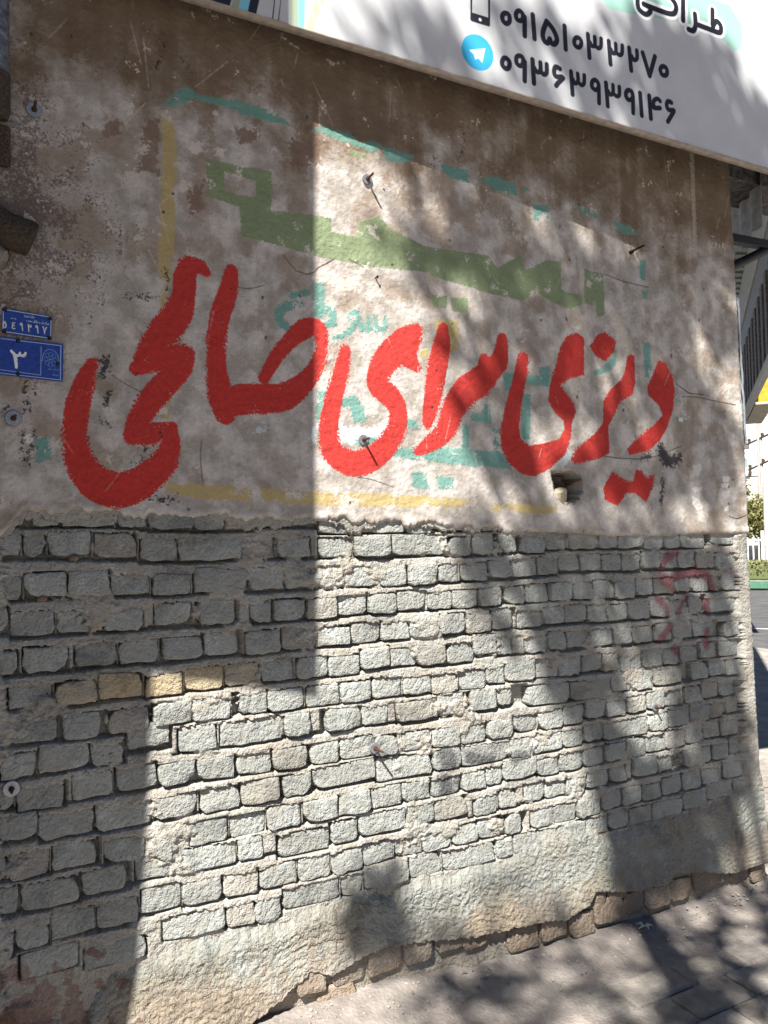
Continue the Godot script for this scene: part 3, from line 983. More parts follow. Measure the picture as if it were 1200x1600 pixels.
func make_sign_print() -> StandardMaterial3D:
	var k := Paper.new(0.05, 2.72, 1.10, 1.84, 720.0)
	var w := k.w
	var h := k.h
	var jobs := [
		[[], NAVY, Color8(38, 44, 60)], [[], GREY_GREEN, Color8(146, 160, 142)], [[], LIGHT_BLUE, Color8(120, 190, 214)], [[], LEAF_PRINT, Color8(196, 208, 156)],
		[[], TEAL_PRINT, Color8(150, 192, 183)], [TITLE, [], Color8(232, 234, 236), 11.0], [TITLE, [], Color8(36, 38, 50), 1.5],
		[DIGITS, PHONE, Color8(36, 38, 50), 0.9],
		[["%f %f %f" % [CIRCLE[0], CIRCLE[1], CIRCLE[2]] + " %f %f %f" % [CIRCLE[0] + 0.1, CIRCLE[1], CIRCLE[2]]], [], Color8(52, 158, 206)], [[], PLANE, Color8(226, 230, 232)],
		[["%f %f 5 %f %f 5" % [PHONE_DOT[0], PHONE_DOT[1], PHONE_DOT[0] + 0.1, PHONE_DOT[1]]], [], Color8(226, 230, 232)],
	]
	var rgb := PackedByteArray()
	rgb.resize(w * h * 3)
	var nb := field(w, h, 0.01, 41, 4)
	for i in w * h:
		var q := (nb[i] - 128) * 0.05
		rgb[i * 3] = int(189 + q)
		rgb[i * 3 + 1] = int(192 + q)
		rgb[i * 3 + 2] = int(197 + q)
	for j in jobs:
		var a := k.layer()
		k.draw(a, j[0], j[1], j[0].size() < 20 or true, j[3] if j.size() > 3 else 0.0)
		var c: Color = j[2]
		for i in w * h:
			if a[i] > 125:
				var t := clampf((a[i] - 125) / 6.0, 0.0, 1.0)
				rgb[i * 3] = int(lerpf(rgb[i * 3], c.r8, t))
				rgb[i * 3 + 1] = int(lerpf(rgb[i * 3 + 1], c.g8, t))
				rgb[i * 3 + 2] = int(lerpf(rgb[i * 3 + 2], c.b8, t))
	var m := StandardMaterial3D.new()
	m.albedo_texture = ImageTexture.create_from_image(Image.create_from_data(w, h, false, Image.FORMAT_RGB8, rgb))
	m.roughness = 0.62
	m.metallic_specular = 0.35
	m.texture_repeat = false
	return m


func plate_print(lines: Array, w: int, h: int, ground: Color) -> StandardMaterial3D:
	# lines: [strokes in thousandths of the plate's height, colour]
	var k := Paper.new(0.0, float(w) / h, 0.0, 1.0, h)
	var rgb := PackedByteArray()
	rgb.resize(w * h * 3)
	var nb := field(w, h, 0.03, 51, 4)
	for i in w * h:
		var q := 1.0 + (nb[i] - 128) * 0.0016
		rgb[i * 3] = int(ground.r8 * q)
		rgb[i * 3 + 1] = int(ground.g8 * q)
		rgb[i * 3 + 2] = int(ground.b8 * q)
	for j in lines:
		var a := k.layer()
		k.draw(a, j[0], [], true)
		var c: Color = j[1]
		for i in w * h:
			if a[i] > 125 and nb[i] < 205:
				var t := clampf((a[i] - 125) / 6.0, 0.0, 1.0)
				rgb[i * 3] = int(lerpf(rgb[i * 3], c.r8, t))
				rgb[i * 3 + 1] = int(lerpf(rgb[i * 3 + 1], c.g8, t))
				rgb[i * 3 + 2] = int(lerpf(rgb[i * 3 + 2], c.b8, t))
	var m := StandardMaterial3D.new()
	m.albedo_texture = ImageTexture.create_from_image(Image.create_from_data(w, h, false, Image.FORMAT_RGB8, rgb))
	m.roughness = 0.35
	return m


func make_materials() -> void:
	M.mottle = noise_texture(0.012, 0.72, 5, 3)
	M.mottle_strong = noise_texture(0.02, 0.35, 5, 4)
	M.grain = bumps()
	M.plaster = make_plaster()
	M.skin = make_brick_skin()
	M.core = material(0.24, 0.20, 0.16, 0.95, 0.0, 0.6, 2.0, 1.0)
	M.dust = material(0.36, 0.33, 0.305, 0.95, 0.0, 0.3, 2.2, 0.55)
	M.paving = material(0.35, 0.325, 0.30, 0.92, 0.0, 0.3, 2.2, 0.5)
	M.far_paving = material(0.40, 0.37, 0.34, 0.9, 0.0, 0.3, 0.7)
	M.asphalt = material(0.11, 0.11, 0.115, 0.9, 0.0, 0.3, 0.5)
	M.white_paint = material(0.75, 0.75, 0.74, 0.7, 0.0, 0.3, 2.0)
	M.green_paint = material(0.09, 0.24, 0.16, 0.7, 0.0, 0.3, 2.0)
	M.rust = material(0.17, 0.075, 0.045, 0.8, 0.25, 0.6, 40.0, 0.05)
	M.zinc = material(0.42, 0.45, 0.50, 0.42, 0.6, 0.3, 30.0)
	M.dark_steel = material(0.05, 0.04, 0.038, 0.6, 0.3, 0.6, 20.0)
	M.pipe = material(0.33, 0.36, 0.40, 0.5, 0.4, 0.6, 6.0)
	M.pipe_rust = material(0.115, 0.082, 0.06, 0.85, 0.1, 0.6, 12.0, 0.1)
	M.frame = material(0.46, 0.40, 0.34, 0.75, 0.0, 0.3, 4.0)
	M.panel_back = material(0.35, 0.33, 0.30, 0.8, 0.0, 0.3, 3.0)
	M.sheet = material(0.32, 0.34, 0.345, 0.55, 0.35, 0.3, 3.0)
	M.pale_sheet = material(0.46, 0.49, 0.47, 0.6, 0.1, 0.3, 3.0)
	M.grey_rib = material(0.24, 0.235, 0.24, 0.7, 0.0, 0.6, 3.0)
	M.bead = material(0.50, 0.55, 0.60, 0.45, 0.2, 0.3, 8.0)
	M.soffit = material(0.17, 0.155, 0.15, 0.8, 0.0, 0.6, 3.0)
	M.angle = material(0.02, 0.02, 0.022, 0.5, 0.3, 0.0)
	M.yellow_box = material(0.55, 0.40, 0.02, 0.5, 0.0, 0.3, 2.0)
	M.cream = material(0.62, 0.54, 0.43, 0.7, 0.0, 0.3, 2.0)
	M.render = material(0.78, 0.78, 0.77, 0.85, 0.0, 0.3, 0.5)
	M.glass = material(0.20, 0.27, 0.31, 0.15, 0.0, 0.0)
	M.concrete = material(0.52, 0.51, 0.49, 0.85, 0.0, 0.3, 2.0)
	M.timber = material(0.16, 0.10, 0.06, 0.85, 0.0, 0.6, 4.0)
	M.bark = material(0.12, 0.09, 0.065, 0.95, 0.0, 0.6, 5.0, 1.5)
	M.foam = material(0.55, 0.47, 0.33, 0.9, 0.0, 0.3, 20.0, 0.1)
	M.stone = material(0.34, 0.26, 0.20, 0.9, 0.0, 0.6, 30.0, 0.1)
	M.adobe = material(0.34, 0.27, 0.21, 0.95, 0.0, 0.6, 1.5, 1.5)
	var leaf := material(0.075, 0.115, 0.035, 0.6)
	leaf.backlight = lin(0.10, 0.16, 0.03)
	leaf.backlight_enabled = true
	leaf.cull_mode = BaseMaterial3D.CULL_DISABLED
	M.leaf = leaf
	var pale := leaf.duplicate()
	pale.albedo_color = lin(0.17, 0.18, 0.075)
	M.garden_leaf = pale


# ------------------------------------------------------------------ the wall
func plaster_mesh(parent: Node3D) -> void:
	var b := Buf.new()
	var xs := []
	var x := -0.30
	while x < 2.19:
		xs.append(x)
		x += 0.007
	var nx: int = xs.size() + 12
	var ny := 186
	var rim := hole_rim()
	for j in ny:
		for i in nx:
			var px: float
			var v := float(j - 1) / (ny - 2)
			var turn := 0.0
			var back := 0.0
			if i < xs.size():
				px = xs[i]
			else:
				var k: int = i - xs.size()
				px = 2.19
				if k <= 4:
					turn = -1.0 - k
				elif k <= 10:
					turn = (k - 4) / 6.0
				else:
					turn = 1.0
					back = 0.5
			var bottom := plaster_bottom(px)
			var y := bottom if j <= 1 else bottom + (1.36 - bottom) * v
			var edge := wall_edge(y)
			var z := 0.004 * noise_a.get_noise_2d(px * 55.0, y * 55.0) + 0.0022 * noise_b.get_noise_2d(px * 320.0, y * 320.0) + 0.008
			if turn < 0.0:
				px = lerpf(2.19, edge - 0.022, (-turn) / 5.0)
			elif turn > 0.0:
				px = edge - 0.022 + 0.022 * sin(turn * PI / 2)
				z += -0.022 * (1.0 - cos(turn * PI / 2)) - back
				px += 0.002 * noise_b.get_noise_2d(y * 400.0, turn * 30.0)
			if j == 0:
				z -= 0.035
			elif j <= 3:
				z += 0.002 - (0.004 if j == 1 else 0.0)
			# broken hole
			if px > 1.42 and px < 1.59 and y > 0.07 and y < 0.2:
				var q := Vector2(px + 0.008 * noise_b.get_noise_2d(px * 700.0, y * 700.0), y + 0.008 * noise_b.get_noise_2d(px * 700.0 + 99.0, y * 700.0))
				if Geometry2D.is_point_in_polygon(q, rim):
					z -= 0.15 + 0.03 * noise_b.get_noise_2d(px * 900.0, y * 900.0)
			var p := Vector3(px, y, z)
			b.vert(p, Vector3.BACK, Vector2((px + 0.08) / 2.44, (1.32 - y) / 1.48))
	b.grid(nx, ny, 0)
	b.smooth()
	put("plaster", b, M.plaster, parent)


func bricks_of(course: int) -> Array:
	var d := nums(COURSE[course])
	var out := []
	for i in range(0, d.size(), 3):
		var r := RandomNumberGenerator.new()
		r.seed = course * 100 + i
		out.append({"a": d[i] * 0.001, "b": d[i + 1] * 0.001, "y": d[i + 2] * 0.001, "h": 0.0525 + r.randf_range(-0.0045, 0.0035), "z": r.randfn(0.0015, 0.0026), "r": r.randi()})
	return out


func mortar_mesh(parent: Node3D, courses: Array) -> void:
	var b := Buf.new()
	var step := 0.0042
	var xs := []
	var x := -0.30
	while x < 2.205:
		xs.append(x)
		x += step if x > -0.02 else 0.02
	var nx: int = xs.size() + 10
	var ys := []
	var y := -1.21
	while y < 0.10:
		ys.append(y)
		y += 0.0034
	# per column: which brick of each course stands there
	var cols := []
	for i in xs.size():
		var col := []
		for k in courses.size():
			var hit = null
			var gap_depth := 0.0
			for q in courses[k]:
				if xs[i] > q.a and xs[i] < q.b:
					hit = q
					break
			var near = null
			if hit == null:
				for q in courses[k]:
					if near == null or absf((q.a + q.b) * 0.5 - xs[i]) < absf((near.a + near.b) * 0.5 - xs[i]):
						near = q
			col.append([hit, hit if hit != null else near])
		cols.append(col)
	var mortar := Color(0.415, 0.395, 0.37)
	var washed := Color(0.405, 0.405, 0.39)
	for j in ys.size():
		for i in nx:
			var px: float
			var py: float = ys[j]
			var turn := 0.0
			var back := 0.0
			var ci: int = mini(i, xs.size() - 1)
			px = xs[ci]
			if i >= xs.size():
				var k: int = i - xs.size()
				if k <= 3:
					turn = -1.0 - k
				elif k <= 8:
					turn = (k - 3) / 5.0
				else:
					turn = 1.0
					back = 0.5
			var edge := wall_edge(py)
			if turn < 0.0:
				px = lerpf(2.205, edge - 0.03, (-turn) / 4.0)
			elif turn > 0.0:
				px = edge - 0.03 + 0.03 * sin(turn * PI / 2)
			var rough := 0.0016 * noise_b.get_noise_2d(px * 500.0, py * 500.0) + 0.0022 * noise_a.get_noise_2d(px * 160.0, py * 160.0)
			var z := -0.006
			var above := 0.10
			var done := false
			for k in courses.size():
				var q = cols[ci][k][1]
				if q == null:
					continue
				if py < q.y:
					above = q.y
					continue
				var top: float = q.y + q.h
				if py < top:
					if cols[ci][k][0] != null:
						var cover := 0.004 + 0.012 * noise_a.get_noise_2d(px * 95.0, k * 90.0 + 20.0) + 0.006 * noise_b.get_noise_2d(px * 420.0, k * 90.0)
						z = -0.030 if py < top - cover else 0.0012 - 0.10 * maxf(0.0, top - py) + 0.001 * noise_b.get_noise_2d(px * 700.0, py * 700.0)
					else:
						var jr := fposmod(sin(q.a * 91.7 + k * 13.1) * 437.5, 1.0)
						z = -0.026 if jr < 0.55 else -0.0012 - 0.006 * (jr - 0.55)
				else:
					var t := clampf((py - top) / maxf(above - top, 0.004), 0.0, 1.0)
					z = lerpf(0.0008, -0.0035, t) - 0.024 * clampf((t - (0.68 + 0.16 * noise_a.get_noise_2d(px * 60.0, k * 70.0))) / 0.16, 0.0, 1.0) + 0.002 * noise_a.get_noise_2d(px * 40.0, k * 50.0)
				done = true
				break
			if not done:
				z = -0.004
			z += rough
			# mortar smeared over the bricks here and there
			var smear := noise_a.get_noise_2d(px * 70.0 + 500.0, py * 110.0) + 0.16 * noise_b.get_noise_2d(px * 260.0, py * 260.0)
			if smear > 0.30:
				z = maxf(z, lerpf(-0.008, 0.0035, clampf((smear - 0.30) * 5.0, 0.0, 1.0)) + rough)
			# the rough render at the left end and the smooth one at the corner
			var lx := 0.010 + 0.03 * noise_a.get_noise_2d(py * 130.0, 3.0) + 0.016 * noise_b.get_noise_2d(py * 500.0, 9.0)
			if px < lx:
				z = maxf(z, 0.004 + clampf((lx - px) * 0.5, 0.0, 0.008) + rough * 1.6)
			var rx := 2.222 + 0.03 * noise_a.get_noise_2d(py * 110.0, 71.0) + 0.012 * noise_b.get_noise_2d(py * 600.0, 9.0)
			if px > minf(rx, 2.238) or i >= xs.size() + 1:
				z = 0.0045 + rough * 0.7 + 0.003 * noise_a.get_noise_2d(py * 60.0, 500.0)
			if turn > 0.0:
				z += -0.03 * (1.0 - cos(turn * PI / 2)) - back
			var wash := clampf(0.5 + 1.6 * noise_a.get_noise_2d(px * 60.0 + 900.0, py * 60.0), 0.0, 1.0)
			b.tint = mortar.lerp(washed, wash)
			var p := Vector3(px, py, z)
			b.vert(p, Vector3.BACK, skin_uv(p))
	b.grid(nx, ys.size(), 0)
	b.smooth()
	put("mortar", b, M.skin, parent)


func brick_buf(b: Buf, q: Dictionary, proud: float, tint: Color, depth := 0.045) -> void:
	var r := RandomNumberGenerator.new()
	r.seed = q.r
	var us := [-1.0, -0.95, -0.74, -0.37, 0.0, 0.37, 0.74, 0.95, 1.0]
	var vs := [-1.0, -0.92, -0.5, 0.0, 0.5, 0.9, 1.0]
	var hw: float = (q.b - q.a) * 0.5 - 0.0004
	var hh: float = q.h * 0.5
	var c := Vector2((q.a + q.b) * 0.5, q.y + hh)
	var tilt := r.randfn(0.0, 0.012)
	var lean_x := r.randfn(0.0, 0.03)
	var lean_y := r.randfn(-0.055, 0.035)
	var cut := [r.randf_range(0.2, 0.65), r.randf_range(0.2, 0.65), r.randf_range(0.1, 0.35), r.randf_range(0.1, 0.35)]
	if r.randf() < 0.38:
		cut[r.randi() % 4] = r.randf_range(0.7, 1.3)
	var chip := Vector2(-1 if r.randf() < 0.5 else 1, r.randf_range(-1.0, 1.0))
	var chipped := r.randf() < 0.4
	b.tint = tint
	var start := b.v.size()
	for j in vs.size():
		for i in us.size():
			var u: float = us[i]
			var v: float = vs[j]
			var p := Vector2(u * hw, v * hh)
			# round the corners
			var corner: float = cut[(0 if u < 0.0 else 1) + (0 if v < 0.0 else 2)] * hh
			var dx := absf(p.x) - (hw - corner)
			var dy := absf(p.y) - (hh - corner)
			if dx > 0.0 and dy > 0.0:
				var l := Vector2(dx, dy)
				var sc := corner * maxf(dx, dy) / maxf(l.length(), 1e-5) / corner
				p.x = signf(p.x) * (hw - corner + dx * sc)
				p.y = signf(p.y) * (hh - corner + dy * sc)
			var w := Vector2(noise_b.get_noise_2d((c.x + p.x) * 300.0, (c.y + p.y) * 300.0), noise_b.get_noise_2d((c.x + p.x) * 300.0 + 70.0, (c.y + p.y) * 300.0 + 40.0))
			p += w * 0.0042 + Vector2(noise_a.get_noise_2d(c.x * 900.0 + p.x * 130.0, p.y * 130.0), noise_a.get_noise_2d(c.x * 900.0 + p.x * 130.0 + 300.0, p.y * 130.0)) * 0.004
			p = p.rotated(tilt)
			var rim := maxf(maxf(absf(u) - 0.95, 0.0) / 0.05, maxf(absf(v) - 0.9, 0.0) / 0.1)
			var z: float = proud + q.z + lean_x * p.x + lean_y * p.y + 0.0022 * noise_a.get_noise_2d((c.x + p.x) * 120.0, (c.y + p.y) * 120.0 + q.a * 900.0) + 0.0016 * noise_b.get_noise_2d((c.x + p.x) * 420.0, (c.y + p.y) * 420.0)
			z -= (0.0018 if v < -0.9 else 0.0034) * rim
			if chip.distance_to(Vector2(u, v)) < 0.62 and chipped:
				z -= 0.0055 * (1.0 - chip.distance_to(Vector2(u, v)) / 0.62) + 0.002
			var pos := Vector3(c.x + p.x, c.y + p.y, z)
			b.vert(pos, Vector3.BACK, skin_uv(pos))
	b.grid(us.size(), vs.size(), start)
	# sides, run back into the mortar
	var ring := []
	for i in us.size():
		ring.append(start + i)
	for j in range(1, vs.size()):
		ring.append(start + j * us.size() + us.size() - 1)
	for i in range(us.size() - 2, -1, -1):
		ring.append(start + (vs.size() - 1) * us.size() + i)
	for j in range(vs.size() - 2, 0, -1):
		ring.append(start + j * us.size())
	var first := b.v.size()
	for k in ring:
		var p := b.v[k]
		b.vert(Vector3(p.x, p.y, p.z - depth), Vector3.BACK, skin_uv(p))
	for k in ring.size():
		var k2 := (k + 1) % ring.size()
		b.ix.append_array(PackedInt32Array([first + k, ring[k], first + k2, first + k2, ring[k], ring[k2]]))


func build_wall() -> void:
	var t := thing("old_wall", "old street wall with flaking painted plaster above bare grey bricks and big red lettering", "wall", Vector3.ZERO)
	var core := Buf.new()
	core.box(Vector3(0.6, 0.70, -0.30), Vector3(3.28, 4.06, 0.46))
	put("wall_core", core, M.core, t)
	plaster_mesh(t)
	var uc := Buf.new()
	var un := 300
	for j in 6:
		for i in un:
			var px := -0.05 + 1.55 * i / (un - 1.0)
			var pb := plaster_bottom(px)
			var drop := maxf(0.0, 0.010 + 0.030 * noise_a.get_noise_2d(px * 130.0, 400.0) + 0.010 * noise_b.get_noise_2d(px * 560.0, 40.0)) * clampf((1.45 - px) * 5.0, 0.0, 1.0)
			var v := float(maxi(j - 1, 0)) / 4.0
			var y := lerpf(pb - drop, pb + 0.012, v)
			var z := 0.0045 + 0.0025 * noise_b.get_noise_2d(px * 420.0, y * 420.0) - (0.02 if j == 0 else 0.0)
			uc.tint = Color(0.40, 0.395, 0.375)
			uc.vert(Vector3(px, y, z), Vector3.BACK, skin_uv(Vector3(px, y, z)))
	uc.grid(un, 6, 0)
	uc.smooth()
	put("undercoat", uc, M.skin, t)
	var courses := []
	for k in COURSE.size():
		courses.append(bricks_of(k))
	mortar_mesh(t, courses)
	# pale metal corner bead let into the plaster's edge
	var bead := Buf.new()
	for j in 24:
		var y := 0.30 + 0.50 * j / 23.0
		var ex := wall_edge(y)
		bead.vert(Vector3(ex - 0.010, y, 0.0085), Vector3.BACK)
		bead.vert(Vector3(ex + 0.0005, y, 0.0080), Vector3.BACK)
		bead.vert(Vector3(ex + 0.003, y, 0.004), Vector3.BACK)
		bead.vert(Vector3(ex + 0.003, y, -0.02), Vector3.BACK)
	bead.grid(4, 24, 0)
	bead.smooth()
	put("corner_bead", bead, M.bead, t)
	# the bricks: each a piece of its own, the few that show smallest joined
	var all := []
	for k in courses.size():
		for q in courses[k]:
			q.course = k
			var away: float = q.b - 0.0
			q.big = (q.b - q.a) / (1.0 + away * away * 0.3) * (0.3 if k == 0 and q.a > 1.1 else 1.0)
			all.append(q)
	var sizes := []
	for q in all:
		sizes.append(q.big)
	sizes.sort()
	var least: float = sizes[maxi(0, sizes.size() - 281)]
	var rest := Buf.new()
	for q in all:
		var r := RandomNumberGenerator.new()
		r.seed = q.r + 5
		var tone := r.randf_range(0.84, 1.06)
		var tint := Color(0.388 * tone, 0.408 * tone, 0.408 * tone)
		if r.randf() < 0.10:
			tint = Color(0.39, 0.385, 0.365) * tone
		if q.course == 5 and q.a > 0.18 and q.a < 0.46:
			tint = Color(0.47, 0.40, 0.285) * r.randf_range(0.9, 1.05)
		elif q.course == 5 and q.a > 0.1 and q.a < 0.54:
			tint = Color(0.45, 0.41, 0.34)
		if q.big >= least:
			var b := Buf.new()
			brick_buf(b, q, -0.001, tint)
			b.smooth()
			put("brick", b, M.skin, t)
		else:
			brick_buf(rest, q, -0.001, tint)
	rest.smooth()
	put("small_bricks", rest, M.skin, t).set_meta("kind", "stuff")
	# foundation bricks under the render
	var f := nums(FOUNDATION)
	for i in range(0, f.size(), 4):
		var q := {"a": f[i] * 0.001, "b": f[i + 1] * 0.001, "y": f[i + 2] * 0.001 - 0.004, "h": 0.066, "z": 0.0, "r": 9000 + i}
		var b := Buf.new()
		var r := RandomNumberGenerator.new()
		r.seed = 333 + i
		var tone := r.randf_range(0.85, 1.1)
		brick_buf(b, q, f[i + 3] * 0.001 - 0.011 + r.randf_range(-0.006, 0.004), Color(0.36 * tone, 0.315 * tone, 0.275 * tone), 0.08)
		b.smooth()
		put("foundation_brick", b, M.skin, t)
	# coarse render skirting the foot of the wall
	var gap := nums(GAP)
	var gx := [-0.31, 0.3]
	var gy := [-1.19, -1.17]
	for i in range(0, gap.size(), 2):
		gx.append(gap[i] * 0.001)
		gy.append(gap[i + 1] * 0.001)
	gx.append(2.40)
	gy.append(-1.11)
	var tx := [-0.31, 0.0, 0.16, 0.30, 0.55, 0.8, 1.27, 1.32, 1.55, 1.62, 2.0, 2.12, 2.2, 2.26, 2.4]
	var ty := [-0.95, -0.945, -0.955, -0.905, -0.905, -0.892, -0.885, -0.838, -0.832, -0.888, -0.88, -0.872, -0.83, -0.78, -0.76]
	var b := Buf.new()
	var n := 480
	var rows := 74
	for j in rows:
		for i in n + 8:
			var px := lerpf(-0.30, 2.2, minf(i, n - 1) / float(n - 1))
			var turn := 0.0
			var back := 0.0
			if i >= n:
				var k := i - n
				if k < 6:
					turn = k / 5.0
				else:
					turn = 1.0
					back = 0.4
			var xx := px if i < n else 2.25
			var bottom := along(gx, gy, xx) + 0.006 * noise_b.get_noise_2d(px * 420.0, 12.0)
			var top := along(tx, ty, xx) + 0.034 * noise_a.get_noise_2d(px * 170.0, 55.0) + 0.009 * noise_b.get_noise_2d(px * 620.0, 8.0)
			var v := clampf(float(j - 1) / (rows - 2), 0.0, 1.0)
			var y := lerpf(bottom, top, v)
			var z := 0.0095 + 0.005 * noise_a.get_noise_2d(px * 75.0, y * 75.0 + 300.0) + 0.0036 * noise_b.get_noise_2d(px * 300.0, y * 300.0) + 0.0026 * noise_b.get_noise_2d(px * 800.0, y * 800.0)
			z += 0.018 * clampf((-0.98 - y) / 0.12, 0.0, 1.0)
			if v > 0.78:
				z = lerpf(z, -0.006, pow((v - 0.78) / 0.22, 1.6))
			if j == 0:
				z -= 0.05
			var torn := 0.115 - Vector2((px - 0.06) * 0.8, y + 0.985).length() + 0.06 * noise_a.get_noise_2d(px * 90.0, y * 90.0)
			if torn > 0.0:
				z -= minf(torn * 0.8, 0.014)
			if i >= n:
				var edge := wall_edge(y) + 0.012
				px = lerpf(2.2, edge - 0.03, 0.5) if turn == 0.0 else edge - 0.03 + 0.03 * sin(turn * PI / 2)
				z += -0.03 * (1.0 - cos(turn * PI / 2)) - back
			b.tint = Color(0.335, 0.35, 0.338).lerp(Color(0.36, 0.33, 0.295), clampf(0.1 + 1.5 * noise_a.get_noise_2d(px * 45.0, y * 45.0 + 77.0) + (0.7 if y + 0.05 * noise_b.get_noise_2d(px * 200.0, 5.0) < -1.0 else 0.0), 0.0, 1.0))
			var p := Vector3(px, y, z)
			b.vert(p, Vector3.BACK, skin_uv(p))
	b.grid(n + 8, rows, 0)
	b.smooth()
	put("foot_render", b, M.skin, t)


func along(xs: Array, ys: Array, x: float) -> float:
	for i in xs.size() - 1:
		if x <= xs[i + 1]:
			return lerpf(ys[i], ys[i + 1], clampf((x - xs[i]) / (xs[i + 1] - xs[i]), 0.0, 1.0))
	return ys[ys.size() - 1]


# ------------------------------------------------------------------ what hangs on the wall
func build_bolts() -> void:
	var spots := [
		[0.0747, 0.933, 0.016, 0.040, "washered bolt in the dark upper left corner of the wall"], [0.866, 0.938, 0.0138, 0.036, "sunlit washered bolt high on the plaster above the green paint"],
		[0.033, 0.266, 0.0165, 0.038, "washered bolt in black smears under the blue number plates"], [0.841, 0.2546, 0.0138, 0.035, "sunlit washered bolt inside the bowl of the middle red letter"],
		[0.028, -0.499, 0.0165, 0.03, "shaded washered bolt among grey bricks at the left edge"], [0.8595, -0.531, 0.0138, 0.040, "sunlit washered bolt with reddish rod in the bare bricks"],
		[1.832, -0.539, 0.0125, 0.022, "short rusty washered bolt in the right-hand bricks under the red scribble"]]
	for i in spots.size():
		var s: Array = spots[i]
		var z := 0.0105 if s[1] > 0.0 else 0.006
		var t := thing("wall_bolt", s[4], "bolt", Vector3(s[0], s[1], z), "bolts left in the wall")
		var r := RandomNumberGenerator.new()
		r.seed = i
		t.rotation = Vector3(r.randfn(0, 0.04), r.randfn(0, 0.05), 0)
		var w := Buf.new()
		w.tube([Vector3(0, 0, -0.004), Vector3(0, 0, 0.0014), Vector3(0, 0, 0.0022)], [s[2], s[2], s[2] - 0.0008], 28)
		put("washer", w, M.zinc, t)
		var nut := Buf.new()
		nut.tube([Vector3(0, 0, 0.0022), Vector3(0, 0, 0.0062), Vector3(0, 0, 0.0072)], [0.0062, 0.0062, 0.0052], 6)
		put("nut", nut, M.rust, t)
		var rod := Buf.new()
		var path := []
		var rad := []
		for k in 22:
			path.append(Vector3(0, 0, -0.01 + (s[3] + 0.01) * k / 21.0))
			rad.append(0.0031 if k % 2 == 0 else 0.0027)
		rod.tube(path, rad, 10)
		put("rod", rod, M.rust, t)
	var nail := Buf.new()
	nail.tube([Vector3(0, 0, -0.02), Vector3(0.001, 0.001, 0.05)], [0.0036, 0.0034], 8)
	nail.tube([Vector3(-0.006, -0.005, -0.004), Vector3(-0.004, -0.004, 0.010)], [0.007, 0.005], 7)
	var o := tag(put("rebar_stub", nail, M.dark_steel), "dark iron stub sticking out of the upper right plaster without washer", "bolt")
	o.position = Vector3(1.789, 0.890, 0.009)
	var small := Buf.new()
	small.tube([Vector3(0, 0, -0.01), Vector3(0, -0.001, 0.009)], [0.0022, 0.0018], 7)
	small.tube([Vector3(0, -0.001, 0.009), Vector3(0.001, -0.001, 0.011)], [0.0042, 0.0036], 8)
	o = tag(put("nail", small, M.dark_steel), "small nail in the plaster just under the green painted band", "nail")
	o.position = Vector3(0.886, 0.682, 0.009)


func plate(called: String, label: String, quad: Array, z: float, m: Material, screws: Array) -> void:
	var t := thing(called, label, "number plate", Vector3(quad[0][0], quad[0][1], z))
	var b := Buf.new()
	var p := []
	for q in quad:
		p.append(Vector3(q[0] - quad[0][0], q[1] - quad[0][1], 0.0))
	var f := Vector3(0, 0, 0.0035)
	b.poly([p[0] + f, p[1] + f, p[2] + f, p[3] + f], Vector3.BACK, [Vector2(0, 0), Vector2(1, 0), Vector2(1, 1), Vector2(0, 1)])
	var mid: Vector3 = (p[0] + p[2]) * 0.5
	for i in 4:
		var a: Vector3 = p[i]
		var c: Vector3 = p[(i + 1) % 4]
		b.poly([a, c, c + f, a + f], (a + c) * 0.5 - mid, [Vector2(0.5, 0.5), Vector2(0.5, 0.5), Vector2(0.5, 0.5), Vector2(0.5, 0.5)])
	put("plate", b, m, t)
	for s in screws:
		var k := Buf.new()
		var at: Vector3 = p[0] + (p[1] - p[0]) * s[0] + (p[3] - p[0]) * s[1]
		k.tube([at, at + Vector3(0, 0, 0.0048), at + Vector3(0, 0, 0.006)], [0.0042, 0.0042, 0.003], 10)
		put("screw", k, M.dark_steel, t)


func scrawl(x: float, y: float, word: String, size: float) -> Array:
	# small Persian line lettering: each sign of the word picks a pen form; x runs to the left from the right-hand end
	var out := []
	var forms := {
		"a": ["0 0 0 900"], "r": ["0 300 -60 60 -260 -160"], "v": ["-60 330 -190 420 -230 260 -60 270 -80 40 -290 -160"], "d": ["0 480 -60 120 -290 60"],
		"z": ["0 300 -60 60 -260 -160", "-60 560 -61 560"], "t": ["0 330 -60 30 -420 30 -480 300", "-190 520 -191 520", "-320 520 -321 520"], "n": ["0 330 -60 -120 -300 -170 -360 240", "-190 480 -191 480"],
		"y": ["0 300 -60 60 -260 40", "-90 -180 -91 -180", "-200 -180 -201 -180"], "k": ["-20 800 -40 60 -420 40", "-20 800 -330 560 -60 380"], "f": ["0 60 -60 330 -200 330 -210 100 -60 60 -380 40 -460 300", "-140 620 -141 620"],
		"s": ["0 330 -30 60 -140 300 -160 60 -270 300 -300 60 -400 40", "-170 560 -171 560"], "b": ["0 330 -60 30 -420 30 -480 300", "-250 -190 -251 -190"], "l": ["0 880 -20 60 -260 40"], "m": ["0 40 -70 280 -190 220 -160 30 -330 30"], "h": ["0 60 -120 300 -210 60 -60 60 -320 40"]}
	var at := x
	for ch in word:
		if ch == " ":
			at -= size * 0.28
			continue
		var low := 0.0
		for s in forms[ch]:
			var d := nums(s)
			var line := ""
			for i in range(0, d.size(), 2):
				line += "%f %f %f " % [at + d[i] * 0.001 * size, y + d[i + 1] * 0.001 * size, size * 0.062]
				low = minf(low, d[i])
			out.append(line)
		at += (low - 60.0) * 0.001 * size
	return out


